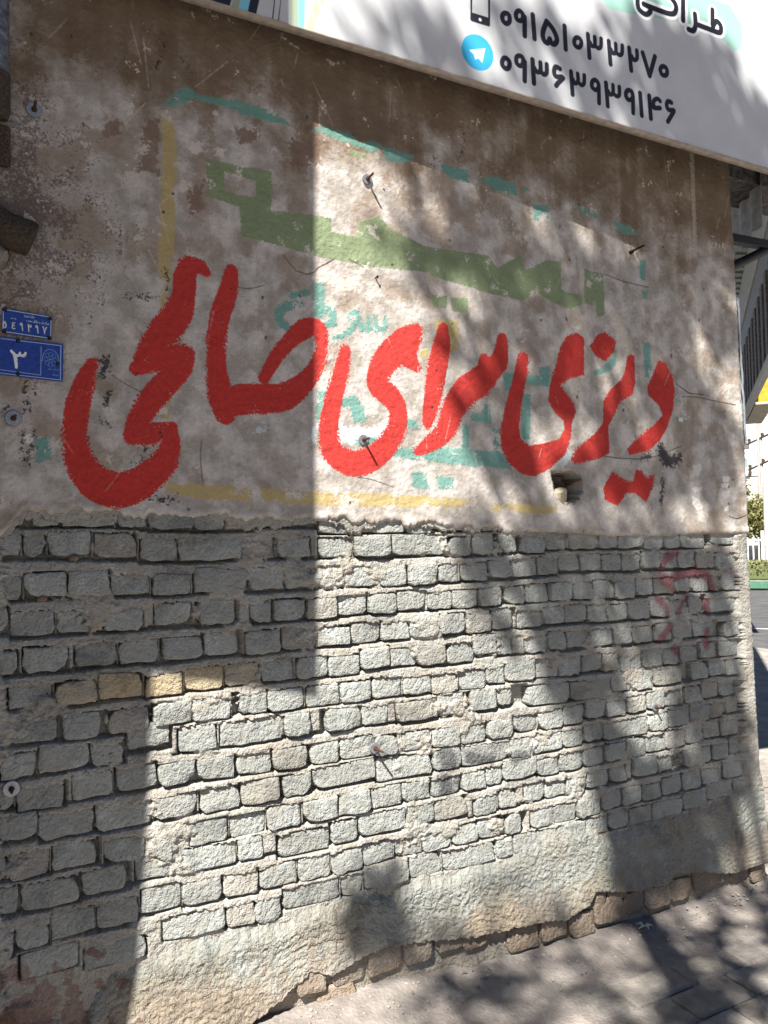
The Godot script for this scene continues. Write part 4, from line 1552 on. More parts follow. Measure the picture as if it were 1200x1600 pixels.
func build_plates() -> void:
	var pale := Color8(196, 208, 214)
	var w := 512
	# coordinates: thousandths of the plate's height, x from its left edge, y up
	var digits := []
	var five := "%d 560 %d 400 %d 300 %d 250 %d 330 %d 250 %d 310 %d 420 %d 560"
	digits.append("90 430 26 60 330 26 62 230 26 105 210 26 150 240 26 165 330 26 130 430 26 100 470 22")
	digits.append("505 470 24 430 450 24 420 385 24 490 360 24 420 330 24 410 255 24 460 225 24 520 235 22")
	digits.append("800 400 24 740 430 26 740 480 26 790 490 26 805 420 26 815 300 26 835 200 22")
	digits.append("1045 490 22 1070 340 26 1085 200 24")
	digits.append("1060 430 22 1090 400 24 1115 470 20 1120 400 22 1160 400 24 1175 480 18")
	digits.append("1430 400 24 1370 430 26 1370 480 26 1420 490 26 1435 420 26 1445 300 26 1465 200 22")
	digits.append("1660 490 26 1715 330 26 1725 210 24")
	digits.append("1800 490 26 1740 330 26 1725 210 24")
	var words := scrawl(1290.0, 800.0, "vzart nyrv", 130.0)
	words.append_array(scrawl(1900.0, 610.0, "srkt ab v fazlab msh d", 125.0))
	words.append_array(scrawl(560.0, 620.0, "skhsdfary", 70.0))
	var edge := ["40 955 16 1985 955 16", "40 45 16 1985 45 16", "40 45 16 40 955 16", "1985 45 16 1985 955 16"]
	var m1 := plate_print([[edge, pale], [words, pale], [digits, Color8(206, 208, 196)]], w, 252, Color8(22, 62, 150))
	plate("meter_number_plate", "small blue meter plate with white border, two text lines and a row of six digits", [[0.013, 0.4955], [0.1085, 0.489], [0.107, 0.4385], [0.0115, 0.4445]], 0.0125, m1, [[0.05, 0.07], [0.95, 0.12], [0.05, 0.93], [0.95, 0.93]])
	var three := ["760 660 34 840 560 44 870 400 44 880 240 36", "860 560 40 930 560 34 970 640 26", "970 580 34 1060 570 40 1100 650 30"]
	var lines := ["20 950 12 1985 950 12", "20 40 12 1985 40 12", "1970 40 14 1970 950 14", "1480 110 9 1480 860 9", "30 140 9 1480 110 9", "470 900 12 430 600 10 390 480 8", "1505 480 7 1530 640 7 1590 760 7 1700 820 7 1830 770 7 1910 640 7 1935 460 7"]
	var emblem := []
	for k in 8:
		var a := TAU * k / 8.0
		var c := Vector2(1720 + 115 * cos(a), 550 + 135 * sin(a))
		var s := ""
		for j in 11:
			s += "%f %f 6 " % [c.x + 52 * cos(TAU * j / 10.0), c.y + 60 * sin(TAU * j / 10.0)]
		emblem.append(s)
	emblem.append("1695 550 20 1745 550 20")
	emblem.append_array(scrawl(1920.0, 280.0, "srdary msh", 80.0))
	emblem.append_array(scrawl(1920.0, 140.0, "mntf", 80.0))
	var m2 := plate_print([[lines, Color8(150, 172, 206)], [emblem, Color8(110, 146, 196)], [three, Color8(224, 228, 230)]], w, 252, Color8(20, 58, 148))
	plate("house_number_plate", "larger blue house plate with the white digit three and a round emblem", [[-0.030, 0.437], [0.130, 0.4315], [0.1285, 0.350], [-0.030, 0.3575]], 0.012, m2, [[0.45, 0.06], [0.93, 0.55], [0.45, 0.94]])


func build_sign() -> void:
	# the board stands off the wall, a little farther at its right-hand end, and its lower edge falls slightly
	var t := thing("shop_sign", "long white printed shop sign with phone numbers over the wall", "sign", Vector3(0.1, 1.24, 0.07))
	var a := Vector3(0.06, 1.242, 0.0675)
	var e := Vector3(2.70, 1.286 - 0.72 * 0.218, 0.218)
	var o := t.position
	var x := (e - a)
	var out := Vector3(-x.z, 0, x.x).normalized()
	var uv := func(p: Vector3) -> Vector2: return Vector2((p.x - 0.05) / 2.67, (1.84 - p.y) / 0.74)
	var b := Buf.new()
	var up := Vector3(0, 1.0, 0)
	var lo1 := a + Vector3(0, 0.006, 0)
	var lo2 := e + Vector3(0, 0.006, 0)
	var hi1 := Vector3(a.x, 2.2, a.z)
	var hi2 := Vector3(e.x, 2.2, e.z)
	var n := 30
	for r in 15:
		for i in n + 1:
			var p := lo1.lerp(lo2, float(i) / n).lerp(hi1.lerp(hi2, float(i) / n), r / 14.0)
			var dent := 0.0025 * noise_a.get_noise_2d(p.x * 30.0, p.y * 45.0)
			b.vert(p - o + out * dent, out, uv.call(p))
	b.grid(n + 1, 15, 0)
	b.smooth()
	put("printed_face", b, make_sign_print(), t)
	var k := Buf.new()
	var back := -out * 0.006
	k.poly([lo1 + back - o, lo2 + back - o, hi2 + back - o, hi1 + back - o], -out)
	put("back_sheet", k, M.panel_back, t)
	# thin folded metal lip along the lower edge, dented here and there
	var lip := Buf.new()
	var rows := []
	var nn := 60
	for i in nn + 1:
		var p := a.lerp(e, float(i) / nn) - o
		var w := 0.0006 * noise_a.get_noise_1d(i * 22.0)
		var s := lip.v.size()
		lip.vert(p + out * 0.002 + Vector3(0, 0.008 + w, 0), out)
		lip.vert(p + out * 0.003 + Vector3(0, w, 0), out)
		lip.vert(p - out * 0.017 + Vector3(0, w * 1.5 - 0.001, 0), Vector3.DOWN)
		lip.vert(p - out * 0.0175 + Vector3(0, 0.012 + w, 0), -out)
		if i > 0:
			for r in 3:
				lip.ix.append_array(PackedInt32Array([s - 4 + r, s + r, s - 3 + r, s - 3 + r, s + r, s + 1 + r]))
	lip.smooth()
	put("lower_lip", lip, M.frame, t)
	for f in [0.02, 0.25, 0.5, 0.75, 0.98]:
		var p := a.lerp(e, f) - o
		var s := Buf.new()
		s.box(p + Vector3(0, 0.12, -0.02) - out * 0.01, Vector3(0.02, 0.20, 0.02), Basis(), 0.001)
		s.box(p + Vector3(0, 0.21, -0.5 * (p.z + o.z)), Vector3(0.02, 0.02, p.z + o.z - 0.02), Basis(), 0.001)
		put("strut", s, M.dark_steel, t)


func build_pipes() -> void:
	var t := thing("grey_pipe", "grey vertical pipe with rusty lower end at the upper left edge", "pipe", Vector3(0.0, 0.94, 0.03))
	var b := Buf.new()
	b.tube([Vector3(0, 0.04, 0), Vector3(0, 1.2, 0)], [0.027, 0.027], 20)
	put("tube", b, M.pipe, t)
	var c := Buf.new()
	c.tube([Vector3(0, -0.05, -0.004), Vector3(0, -0.035, 0), Vector3(0, 0.042, 0)], [0.024, 0.029, 0.029], 20)
	put("socket", c, M.pipe_rust, t)
	var d := Buf.new()
	d.box(Vector3(0.004, -0.10, -0.02), Vector3(0.05, 0.085, 0.03), Basis(), 0.006)
	put("packing", d, M.pipe_rust, t)
	t = thing("pipe_elbow", "rusty capped pipe elbow coming out of the plaster at the left edge", "pipe fitting", Vector3(0.02, 0.655, 0.02))
	b = Buf.new()
	b.tube([Vector3(-0.10, 0.045, 0.0), Vector3(-0.045, 0.035, 0.005), Vector3(-0.01, 0.012, 0.012), Vector3(0.012, -0.004, 0.016)], [0.03, 0.031, 0.032, 0.032], 20)
	put("elbow", b, M.pipe_rust, t)
	c = Buf.new()
	c.tube([Vector3(0.004, 0.001, 0.014), Vector3(0.01, -0.003, 0.015), Vector3(0.045, -0.014, 0.018), Vector3(0.05, -0.016, 0.018)], [0.034, 0.037, 0.037, 0.033], 20)
	put("collar", c, M.pipe_rust, t)
	d = Buf.new()
	d.tube([Vector3(-0.03, -0.045, -0.02), Vector3(-0.01, -0.05, 0.0), Vector3(0.0, -0.052, 0.004)], [0.038, 0.03, 0.012], 14)
	put("plaster_lump", d, M.panel_back, t)


func build_bits() -> void:
	var foam := Buf.new()
	foam.box(Vector3(0, 0, 0), Vector3(0.050, 0.046, 0.03), Basis.from_euler(Vector3(0.2, 0.4, 0.25)), 0.006)
	var o := tag(put("loose_chunk", foam, M.foam), "pale yellowish chunk lodged in the broken hole of the plaster", "rubble")
	o.position = Vector3(1.490, 0.116, -0.012)
	var stones := [[0.150, -0.028, 0.010, "brown pebble squeezed into the mortar of the upper left bricks"], [0.087, -0.112, 0.010, "brown pebble in the mortar at the left edge, one course lower"], [0.213, -0.380, 0.008, "pale pebble between two grey bricks under the yellow bricks"], [0.187, -0.004, 0.007, "pale narrow pebble wedged upright between two top-course bricks"]]
	for i in stones.size():
		var s: Array = stones[i]
		var m := SphereMesh.new()
		m.radius = 1.0
		m.height = 2.0
		m.radial_segments = 10
		m.rings = 6
		var a := m.get_mesh_arrays()
		var b := Buf.new()
		b.v = a[Mesh.ARRAY_VERTEX]
		b.n = a[Mesh.ARRAY_NORMAL]
		b.t = a[Mesh.ARRAY_TEX_UV]
		b.ix = a[Mesh.ARRAY_INDEX]
		b.c.resize(b.v.size())
		b.c.fill(Color.WHITE)
		for k in b.v.size():
			var p := b.v[k]
			b.v[k] = p * Vector3(s[2] * (0.6 if i > 1 else 1.1), s[2] * (1.4 if i > 1 else 0.8), s[2] * 0.8) * (1.0 + 0.35 * noise_b.get_noise_3d(p.x * 40.0 + i * 50, p.y * 40.0, p.z * 40.0))
		b.smooth()
		o = tag(put("pebble", b, M.stone if i < 2 else M.panel_back), s[3], "pebble", "pebbles in the mortar")
		o.position = Vector3(s[0], s[1], 0.002)
	var scrap := Buf.new()
	scrap.tint = Color(0.62, 0.58, 0.48)
	for k in 4:
		var a := k * 1.3
		scrap.tube([Vector3(0, 0.003, 0), Vector3(cos(a) * 0.012, 0.006 + 0.002 * k, sin(a) * 0.01), Vector3(cos(a + 0.4) * 0.026, 0.003, sin(a + 0.4) * 0.02)], [0.002, 0.004, 0.001], 5)
	o = tag(put("dry_scrap", scrap, material(1, 1, 1)), "pale dry plant scrap lying at the foot of the wall", "litter")
	o.position = Vector3(1.705, -1.158, 0.06)


# ------------------------------------------------------------------ ground and street
const EYE := Vector3(0, 0, 1.785)
const AWAY := Vector3(0.885, 0, -0.674)
const ACROSS := Vector3(0.606, 0, 0.796)

func spot(depth: float, s: float, y: float) -> Vector3:
	return EYE + AWAY * depth + ACROSS * s + Vector3(0, y, 0)


func build_ground() -> void:
	var b := Buf.new()
	b.poly([Vector3(-150, -1.34, -150), Vector3(150, -1.34, -150), Vector3(150, -1.34, 150), Vector3(-150, -1.34, 150)], Vector3.UP)
	setting(put("ground", b, M.dust), "bare ground around the street")
	# street: a band square to the line of sight past the corner
	var n := Vector3(-0.692, 0, 0.722)   # along the pavement's edge
	var edge := Vector3(6.45, 0, -3.22)
	var cross := Vector3(0.722, 0, 0.692)
	cross = Vector3(0.722, 0, -0.692)
	var along_edge := Vector3(0.722, 0, -0.692)
	along_edge = Vector3(-0.722, 0, 0.692)
	var over := Vector3(0.692, 0, 0.722)
	# the pavement's kerb runs from (6.45, -3.22) towards (5.73, -2.53); the road lies beyond it
	var p0 := edge + along_edge * -1.2
	b = Buf.new()
	var y := -1.29
	b.poly([Vector3(2.0, y, -40), Vector3(60, y, -40), Vector3(60, y, 30), Vector3(2.0, y, 30)], Vector3.UP)
	var road := setting(put("road", b, M.asphalt), "grey asphalt street beyond the pavement")
	var line := Buf.new()
	var d0 := spot(10.2, -3.0, 0)
	var d1 := spot(10.2, 5.0, 0)
	var th := AWAY.normalized() * 0.10
	d0.y = y + 0.004
	d1.y = y + 0.004
	line.poly([d0, d1, d1 + th, d0 + th], Vector3.UP)
	put("lane_line", line, M.white_paint, road)
	# pavement near the wall: trodden earth and dust over old slabs
	b = Buf.new()
	var nx := 150
	var nz := 90
	for j in nz:
		for i in nx:
			var px := -1.6 + 4.4 * i / (nx - 1.0)
			var pz := -0.02 + 2.9 * pow(j / (nz - 1.0), 1.5)
			var h := GROUND + ramp(px) + 0.022 * exp(-pz * pz / 0.010) + 0.016 * exp(-pz / 0.25) * noise_a.get_noise_2d(px * 60.0, pz * 60.0) + 0.010 * noise_a.get_noise_2d(px * 26.0, pz * 26.0 + 60.0) * clampf(pz * 3.0, 0.0, 1.0) + 0.002 * noise_b.get_noise_2d(px * 300.0, pz * 300.0)
			if px > 2.3:
				h = lerpf(h, GROUND - 0.01, clampf((px - 2.3) * 5.0, 0.0, 1.0))
			b.tint = Color(1, 1, 1).lerp(Color(0.86, 0.84, 0.84), clampf(0.5 + 1.5 * noise_a.get_noise_2d(px * 20.0, pz * 20.0 + 40.0), 0.0, 1.0))
			b.vert(Vector3(px, h, pz), Vector3.UP)
	for j in nz - 1:
		for i in nx - 1:
			var a := j * nx + i
			b.ix.append_array(PackedInt32Array([a, a + 1, a + nx, a + 1, a + nx + 1, a + nx]))
	b.smooth()
	setting(put("pavement", b, M.dust), "dusty trodden pavement along the foot of the wall")
	var r0 := RandomNumberGenerator.new()
	r0.seed = 91
	var pm := SphereMesh.new()
	pm.radius = 0.5
	pm.height = 0.8
	pm.radial_segments = 6
	pm.rings = 3
	var mm := MultiMesh.new()
	mm.transform_format = MultiMesh.TRANSFORM_3D
	mm.use_colors = true
	mm.mesh = pm
	mm.instance_count = 1400
	for i in 1400:
		var gx := r0.randf_range(0.3, 2.6)
		var gz := 0.03 + 1.1 * pow(r0.randf(), 1.7)
		var gy := GROUND + ramp(gx) + 0.022 * exp(-gz * gz / 0.010) + 0.010 * noise_a.get_noise_2d(gx * 26.0, gz * 26.0 + 60.0) * clampf(gz * 3.0, 0.0, 1.0)
		var gs := 0.0022 + 0.006 * pow(r0.randf(), 4.0)
		if i > 1000:
			gz = 0.025 + 0.11 * pow(r0.randf(), 1.5)
			gy = GROUND + ramp(gx) + 0.022 * exp(-gz * gz / 0.010)
			gs = 0.003 + 0.008 * pow(r0.randf(), 3.0)
		mm.set_instance_transform(i, Transform3D(Basis.from_euler(Vector3(r0.randf() * TAU, r0.randf() * TAU, 0)).scaled(Vector3(gs, gs * r0.randf_range(0.5, 1.0), gs * r0.randf_range(0.6, 1.4))), Vector3(gx, gy + gs * 0.2, gz)))
		var gq := r0.randf_range(0.6, 1.4)
		mm.set_instance_color(i, Color(0.30, 0.27, 0.24) * gq)
	var grit := MultiMeshInstance3D.new()
	grit.name = "grit"
	grit.multimesh = mm
	grit.material_override = material(1, 1, 1, 0.95)
	add_child(grit)
	grit.set_meta("kind", "stuff")
	grit.set_meta("label", "small stones and grit lying on the dusty pavement by the wall")
	# small pavers laid square to the wall, thick with dust near it
	var base := Node3D.new()
	base.name = "paver_pavement"
	add_child(base)
	setting(base, "worn grey pavement of small pavers past the wall corner")
	var bed := Buf.new()
	bed.box(Vector3(2.6, GROUND - 0.075, 0.4), Vector3(9.0, 0.10, 9.0))
	put("paver_bed", bed, M.far_paving, base)
	var r := RandomNumberGenerator.new()
	r.seed = 5
	var variants := []
	for k in 5:
		var s := Buf.new()
		var tone := r.randf_range(0.8, 1.1)
		s.tint = Color(tone, tone * 0.99, tone * 0.97)
		s.box(Vector3(0, -0.02, 0), Vector3(0.199, 0.04, 0.099), Basis(), 0.005)
		variants.append(s.mesh())
	var spots := []
	for iz in 38:
		for ix in 24:
			var at := Vector3(1.12 + ix * 0.206 + (0.103 if iz % 2 == 1 else 0.0), GROUND + 0.004, -2.5 + iz * 0.106)
			if at.x < 2.46 and at.z < 0.24:
				continue
			var to := (at - Vector3(6.45, 0, -3.22)).dot(Vector3(0.692, 0, -0.722))
			if to < -0.35:
				spots.append([(at - EYE).length() + absf(at.x - 2.2) * 0.3, at])
	spots.sort_custom(func(p, q): return p[0] < q[0])
	for p in spots.slice(0, 290):
		var o := MeshInstance3D.new()
		o.name = "paver"
		o.mesh = variants[r.randi() % 5]
		o.set_surface_override_material(0, M.paving)
		o.position = p[1] + Vector3(0, r.randf_range(-0.004, 0.004), 0)
		o.rotation = Vector3(r.randfn(0, 0.010), r.randfn(0, 0.012), r.randfn(0, 0.008))
		base.add_child(o, true)
	# far kerb in green and white blocks
	var kerb := Node3D.new()
	kerb.name = "far_kerb"
	add_child(kerb)
	setting(kerb, "green and white painted kerb across the street")
	for k in range(-9, 12):
		var s := Buf.new()
		s.box(spot(17.0, 0.16 + (k + 0.5) * 0.62, -1.17), Vector3(0.61, 0.17, 0.16), Basis(ACROSS.normalized(), Vector3.UP, ACROSS.normalized().cross(Vector3.UP)), 0.01)
		put("kerb_block", s, M.green_paint if posmod(k, 2) == 1 else M.white_paint, kerb)
	var verge := Buf.new()
	var v0 := spot(17.1, -7, -1.10)
	var v1 := spot(17.1, 8, -1.10)
	verge.poly([v0, v1, v1 + AWAY * 16.0, v0 + AWAY * 16.0], Vector3.UP)
	setting(put("far_pavement", verge, M.far_paving), "pale pavement behind the painted kerb")


func leaf_mesh(length: float, width: float) -> ArrayMesh:
	var b := Buf.new()
	var h := length * 0.5
	b.poly([Vector3(0, 0, -h), Vector3(width * 0.5, width * 0.12, -h * 0.1), Vector3(0, 0, h)], Vector3.UP)
	b.poly([Vector3(0, 0, -h), Vector3(0, 0, h), Vector3(-width * 0.5, width * 0.12, -h * 0.1)], Vector3.UP)
	return b.mesh()


func leaves(called: String, parent: Node, places: Array, mesh: Mesh, m: Material, sd: int) -> MultiMeshInstance3D:
	var r := RandomNumberGenerator.new()
	r.seed = sd
	var mm := MultiMesh.new()
	mm.transform_format = MultiMesh.TRANSFORM_3D
	mm.use_colors = true
	mm.mesh = mesh
	mm.instance_count = places.size()
	for i in places.size():
		var b := Basis.from_euler(Vector3(r.randf_range(-1.3, 1.3), r.randf_range(0, TAU), r.randf_range(-1.3, 1.3))).scaled(Vector3.ONE * r.randf_range(0.75, 1.25))
		mm.set_instance_transform(i, Transform3D(b, places[i]))
		var q := r.randf_range(0.7, 1.3)
		mm.set_instance_color(i, Color(q * r.randf_range(0.9, 1.2), q, q * r.randf_range(0.7, 1.0)))
	var o := MultiMeshInstance3D.new()
	o.name = called
	o.multimesh = mm
	o.material_override = m
	o.set_meta("kind", "stuff")
	parent.add_child(o, true)
	return o


func build_street_tree() -> void:
	# stands at the kerb behind the camera's left shoulder: its crown throws the dappled shade
	var t := thing("street_tree", "leafy street tree at the kerb behind the viewer that dapples the wall", "tree", Vector3(-1.1, GROUND, 3.6))
	var o := t.position
	var sun := SUN.normalized()
	var r := RandomNumberGenerator.new()
	r.seed = 17
	var places := []
	var clumps := []
	for line in SHADE:
		var d := nums(line)
		for i in range(0, d.size(), 5):
			var c := Vector3(d[i] * 0.001, d[i + 1] * 0.001, 0)
			var rx := d[i + 2] * 0.001
			var ry := d[i + 3] * 0.001
			var far := r.randf_range(4.6, 6.6) if c.y > -1.1 else r.randf_range(7.0, 9.0)
			var count := int(d[i + 4] * 0.01 * rx * ry * PI / 0.00085)
			clumps.append(c + sun * far - o)
			for k in count:
				var a := r.randf() * TAU
				var q := sqrt(r.randf()) * (1.0 if r.randf() < 0.8 else 1.25)
				places.append(c + Vector3(cos(a) * rx * q, sin(a) * ry * q, 0) + sun * (far + r.randfn(0.0, 0.12)) - o)
	leaves("crown", t, places, leaf_mesh(0.075, 0.046), M.leaf, 8)
	var trunk := Buf.new()
	trunk.tube([Vector3(0, -0.1, 0), Vector3(0.01, 0.15, 0), Vector3(0.02, 1.4, 0.03), Vector3(-0.06, 2.6, 0.02), Vector3(-0.25, 3.6, -0.2)], [0.17, 0.13, 0.105, 0.09, 0.075], 14)
	put("trunk", trunk, M.bark, t)
	for k in 9:
		var to: Vector3 = clumps[(k * clumps.size()) / 9 + 3]
		var from := Vector3(-0.06 - 0.02 * k, 2.4 + 0.13 * k, 0.02 - 0.02 * k)
		var mid := from.lerp(to, 0.5) + Vector3(0, 0.25, 0.1)
		var br := Buf.new()
		br.tube([from, mid, to], [0.05, 0.03, 0.008], 8)
		put("branch", br, M.bark, t)


func build_shadow_blocker() -> void:
	# added blocker on the left, out of view, shaped to throw the straight shadows
	var t := thing("added_shadow_blocker", "unseen shadow blocker added left of the wall, a box over a leaning sheet", "shadow_blocker", Vector3(-0.9, GROUND, 0.75))
	var o := t.position
	var b := Buf.new()
	var c := Vector3(-0.138, 1.01, 0.80)
	var d := Vector3(-1.90, 1.01, 0.50)
	var x := (d - c).normalized()
	var back := Vector3(x.z, 0, -x.x).normalized()
	if back.z > 0:
		back = -back
	var pts := [c, d, d + back * 0.22, c + back * 0.22]
	var lean := Vector3(0.030, 1.75, 0)
	for i in 4:
		var p: Vector3 = pts[i] - o
		var q: Vector3 = pts[(i + 1) % 4] - o
		b.poly([p, q, q + lean, p + lean], (p + q) * 0.5 - (pts[0] + pts[2]) * 0.5 + o)
	b.poly([pts[0] - o, pts[1] - o, pts[2] - o, pts[3] - o], Vector3.DOWN)
	b.poly([pts[0] - o + lean, pts[1] - o + lean, pts[2] - o + lean, pts[3] - o + lean], Vector3.UP)
	put("upper_blocker", b, M.timber, t)
	var s := Buf.new()
	var e0 := Vector3(-0.462, 1.008, 0.735)
	var e1 := Vector3(-0.590, GROUND, 0.735)
	var f0 := Vector3(-1.85, 1.008, 0.52)
	var f1 := Vector3(-1.85, GROUND, 0.52)
	var w := Vector3(-0.005, 0, -0.03)
	s.poly([e0 - o, e1 - o, f1 - o, f0 - o], Vector3.BACK)
	s.poly([e0 + w - o, e1 + w - o, f1 + w - o, f0 + w - o], Vector3.FORWARD)
	s.poly([e0 - o, e1 - o, e1 + w - o, e0 + w - o], Vector3.RIGHT)
	s.poly([f0 - o, f1 - o, f1 + w - o, f0 + w - o], Vector3.LEFT)
	put("lower_blocker", s, M.timber, t)
	var p := Buf.new()
	p.box(Vector3(-1.95, 0.6, 0.30) - o, Vector3(0.5, 3.6, 0.62), Basis(), 0.02)
	put("blocker_pier", p, M.adobe, t)


# ------------------------------------------------------------------ round the corner
func build_canopy() -> void:
	# a shop canopy over the pavement past the corner, seen from beneath: the back of its hanging fascia and the roof sheets
	var d := Vector3(0.7487, 0, -0.6629)
	var n := Vector3(0.6629, 0, 0.7487)
	var t := thing("pavement_canopy", "grey sheet canopy past the wall corner with a dark ribbed hanging fascia", "canopy", Vector3(5.49, GROUND, -2.25))
	t.basis = Basis(d, Vector3.UP, n)
	# local frame: x along the fascia (away from us), y up from the pavement, z out to the street
	var g := -GROUND
	var x0 := -3.6
	var x1 := 3.25
	var mid := (x0 + x1) * 0.5
	var long := x1 - x0
	var edge := Buf.new()
	edge.box(Vector3(mid, g + 1.325, 0.0), Vector3(long, 0.06, 0.06), Basis(), 0.006)
	put("lower_edge", edge, M.pale_sheet, t)
	var dark := Buf.new()
	dark.box(Vector3(mid, g + 1.69, 0.03), Vector3(long, 0.67, 0.03), Basis(), 0.003)
	put("dark_board", dark, M.soffit, t)
	for k in 20:
		var rib := Buf.new()
		rib.box(Vector3(x1 - 0.16 - k * 0.36, g + 1.69, -0.005), Vector3(0.16, 0.66, 0.035), Basis(), 0.004)
		put("rib", rib, M.grey_rib, t)
	var band := Buf.new()
	band.box(Vector3(mid, g + 2.16, 0.02), Vector3(long, 0.26, 0.05), Basis(), 0.004)
	put("grey_panel", band, M.sheet, t)
	var strip := Buf.new()
	strip.box(Vector3(mid, g + 2.36, 0.0), Vector3(long, 0.13, 0.05), Basis(), 0.006)
	put("light_strip", strip, M.pale_sheet, t)
	var upper := Buf.new()
	upper.box(Vector3(mid, g + 2.62, 0.02), Vector3(long, 0.38, 0.04), Basis(), 0.004)
	put("green_grey_panel", upper, M.pale_sheet, t)
	# roof sheets: corrugated, rising a little towards the shops
	for k in 12:
		var sh := Buf.new()
		var w := 0.60
		var x := x1 - w * (k + 0.5)
		for q in 6:
			var xa := x - w * 0.5 + w * q / 6.0
			var lift := 0.02 if q % 2 == 0 else 0.0
			sh.box(Vector3(xa + w / 12.0, g + 2.98 + lift, -1.0), Vector3(w / 6.0 + 0.01, 0.03, 2.2), Basis(Vector3.RIGHT, 0.16), 0.001)
		put("roof_sheet", sh, M.sheet, t)
	for x in [x0 + 0.4]:
		var post := Buf.new()
		post.box(Vector3(x, (g + 1.3) * 0.5, 0.0), Vector3(0.06, g + 1.3, 0.06), Basis(), 0.004)
		put("post", post, M.dark_steel, t)


func build_corner_bits() -> void:
	var recess := Buf.new()
	recess.box(Vector3(2.80, 1.64, -0.21), Vector3(1.0, 0.66, 0.18))
	var t := tag(put("dark_fascia_box", recess, M.soffit), "dark box under the shop sign right of the wall corner", "shop fitting")
	# corrugated sheet hanging below and behind it
	t = thing("corrugated_sheet", "pale corrugated metal sheet hanging behind the black bracket at the wall corner", "metal sheet", Vector3(2.66, 1.12, -0.30))
	var ca := Vector3(-0.10, 0, 0.20)
	var cd := Vector3(0.44, 0, -0.72)
	var steps := 48
	var sheet := Buf.new()
	var cn := Vector3(-cd.z, 0, cd.x).normalized()
	for j in 2:
		for i in steps + 1:
			var f := float(i) / steps
			var q := ca + cd * f + cn * 0.008 * clampf(sin(f * TAU * 8.0) * 2.0, -1.0, 1.0)
			q.y = 0.34 if j == 1 else 0.006 * noise_a.get_noise_1d(f * 400.0) + 0.03 * (1.0 - f)
			sheet.vert(q, cn)
	sheet.grid(steps + 1, 2, 0)
	sheet.smooth()
	put("sheet", sheet, M.pale_sheet, t)
	var hang := Buf.new()
	hang.box(Vector3(0.12, 0.35, -0.16), Vector3(0.90, 0.03, 0.04), Basis(Vector3.UP, 1.02), 0.002)
	put("top_rail", hang, M.angle, t)
	# rusty angle iron bracket fixed to the wall's corner
	t = thing("angle_bracket", "black angle iron bracket on the wall corner under the sign", "bracket", Vector3(2.30, 1.0, -0.06))
	var a := Buf.new()
	a.box(Vector3(0.22, 0.048, 0), Vector3(0.46, 0.030, 0.03), Basis(Vector3.BACK, 0.03), 0.002)
	put("arm", a, M.angle, t)
	var d := Buf.new()
	d.tube([Vector3(0.0, -0.075, 0), Vector3(0.24, 0.04, 0)], [0.016, 0.016], 4)
	put("brace", d, M.angle, t)
	var p := Buf.new()
	p.box(Vector3(0.002, -0.02, 0), Vector3(0.012, 0.16, 0.05), Basis(), 0.002)
	put("wall_leg", p, M.angle, t)
	var bolt := Buf.new()
	bolt.tube([Vector3(0.03, -0.018, -0.01), Vector3(0.03, -0.018, 0.012)], [0.008, 0.008], 8)
	put("bolt_head", bolt, M.zinc, t)
	# yellow sign box at the far end of the canopy
	t = thing("yellow_sign_box", "small yellow sign box at the far end of the dark canopy", "sign box", Vector3(7.55, 1.42, -4.03))
	t.basis = Basis(Vector3(0.7487, 0, -0.6629), Vector3.UP, Vector3(0.6629, 0, 0.7487))
	var y := Buf.new()
	y.box(Vector3(0, 0.06, 0.11), Vector3(1.5, 0.30, 0.14), Basis(), 0.01)
	put("box", y, M.yellow_box, t)
	var u := Buf.new()
	u.box(Vector3(0, -0.10, 0.10), Vector3(1.52, 0.03, 0.18), Basis(), 0.004)
	put("underside", u, M.cream, t)


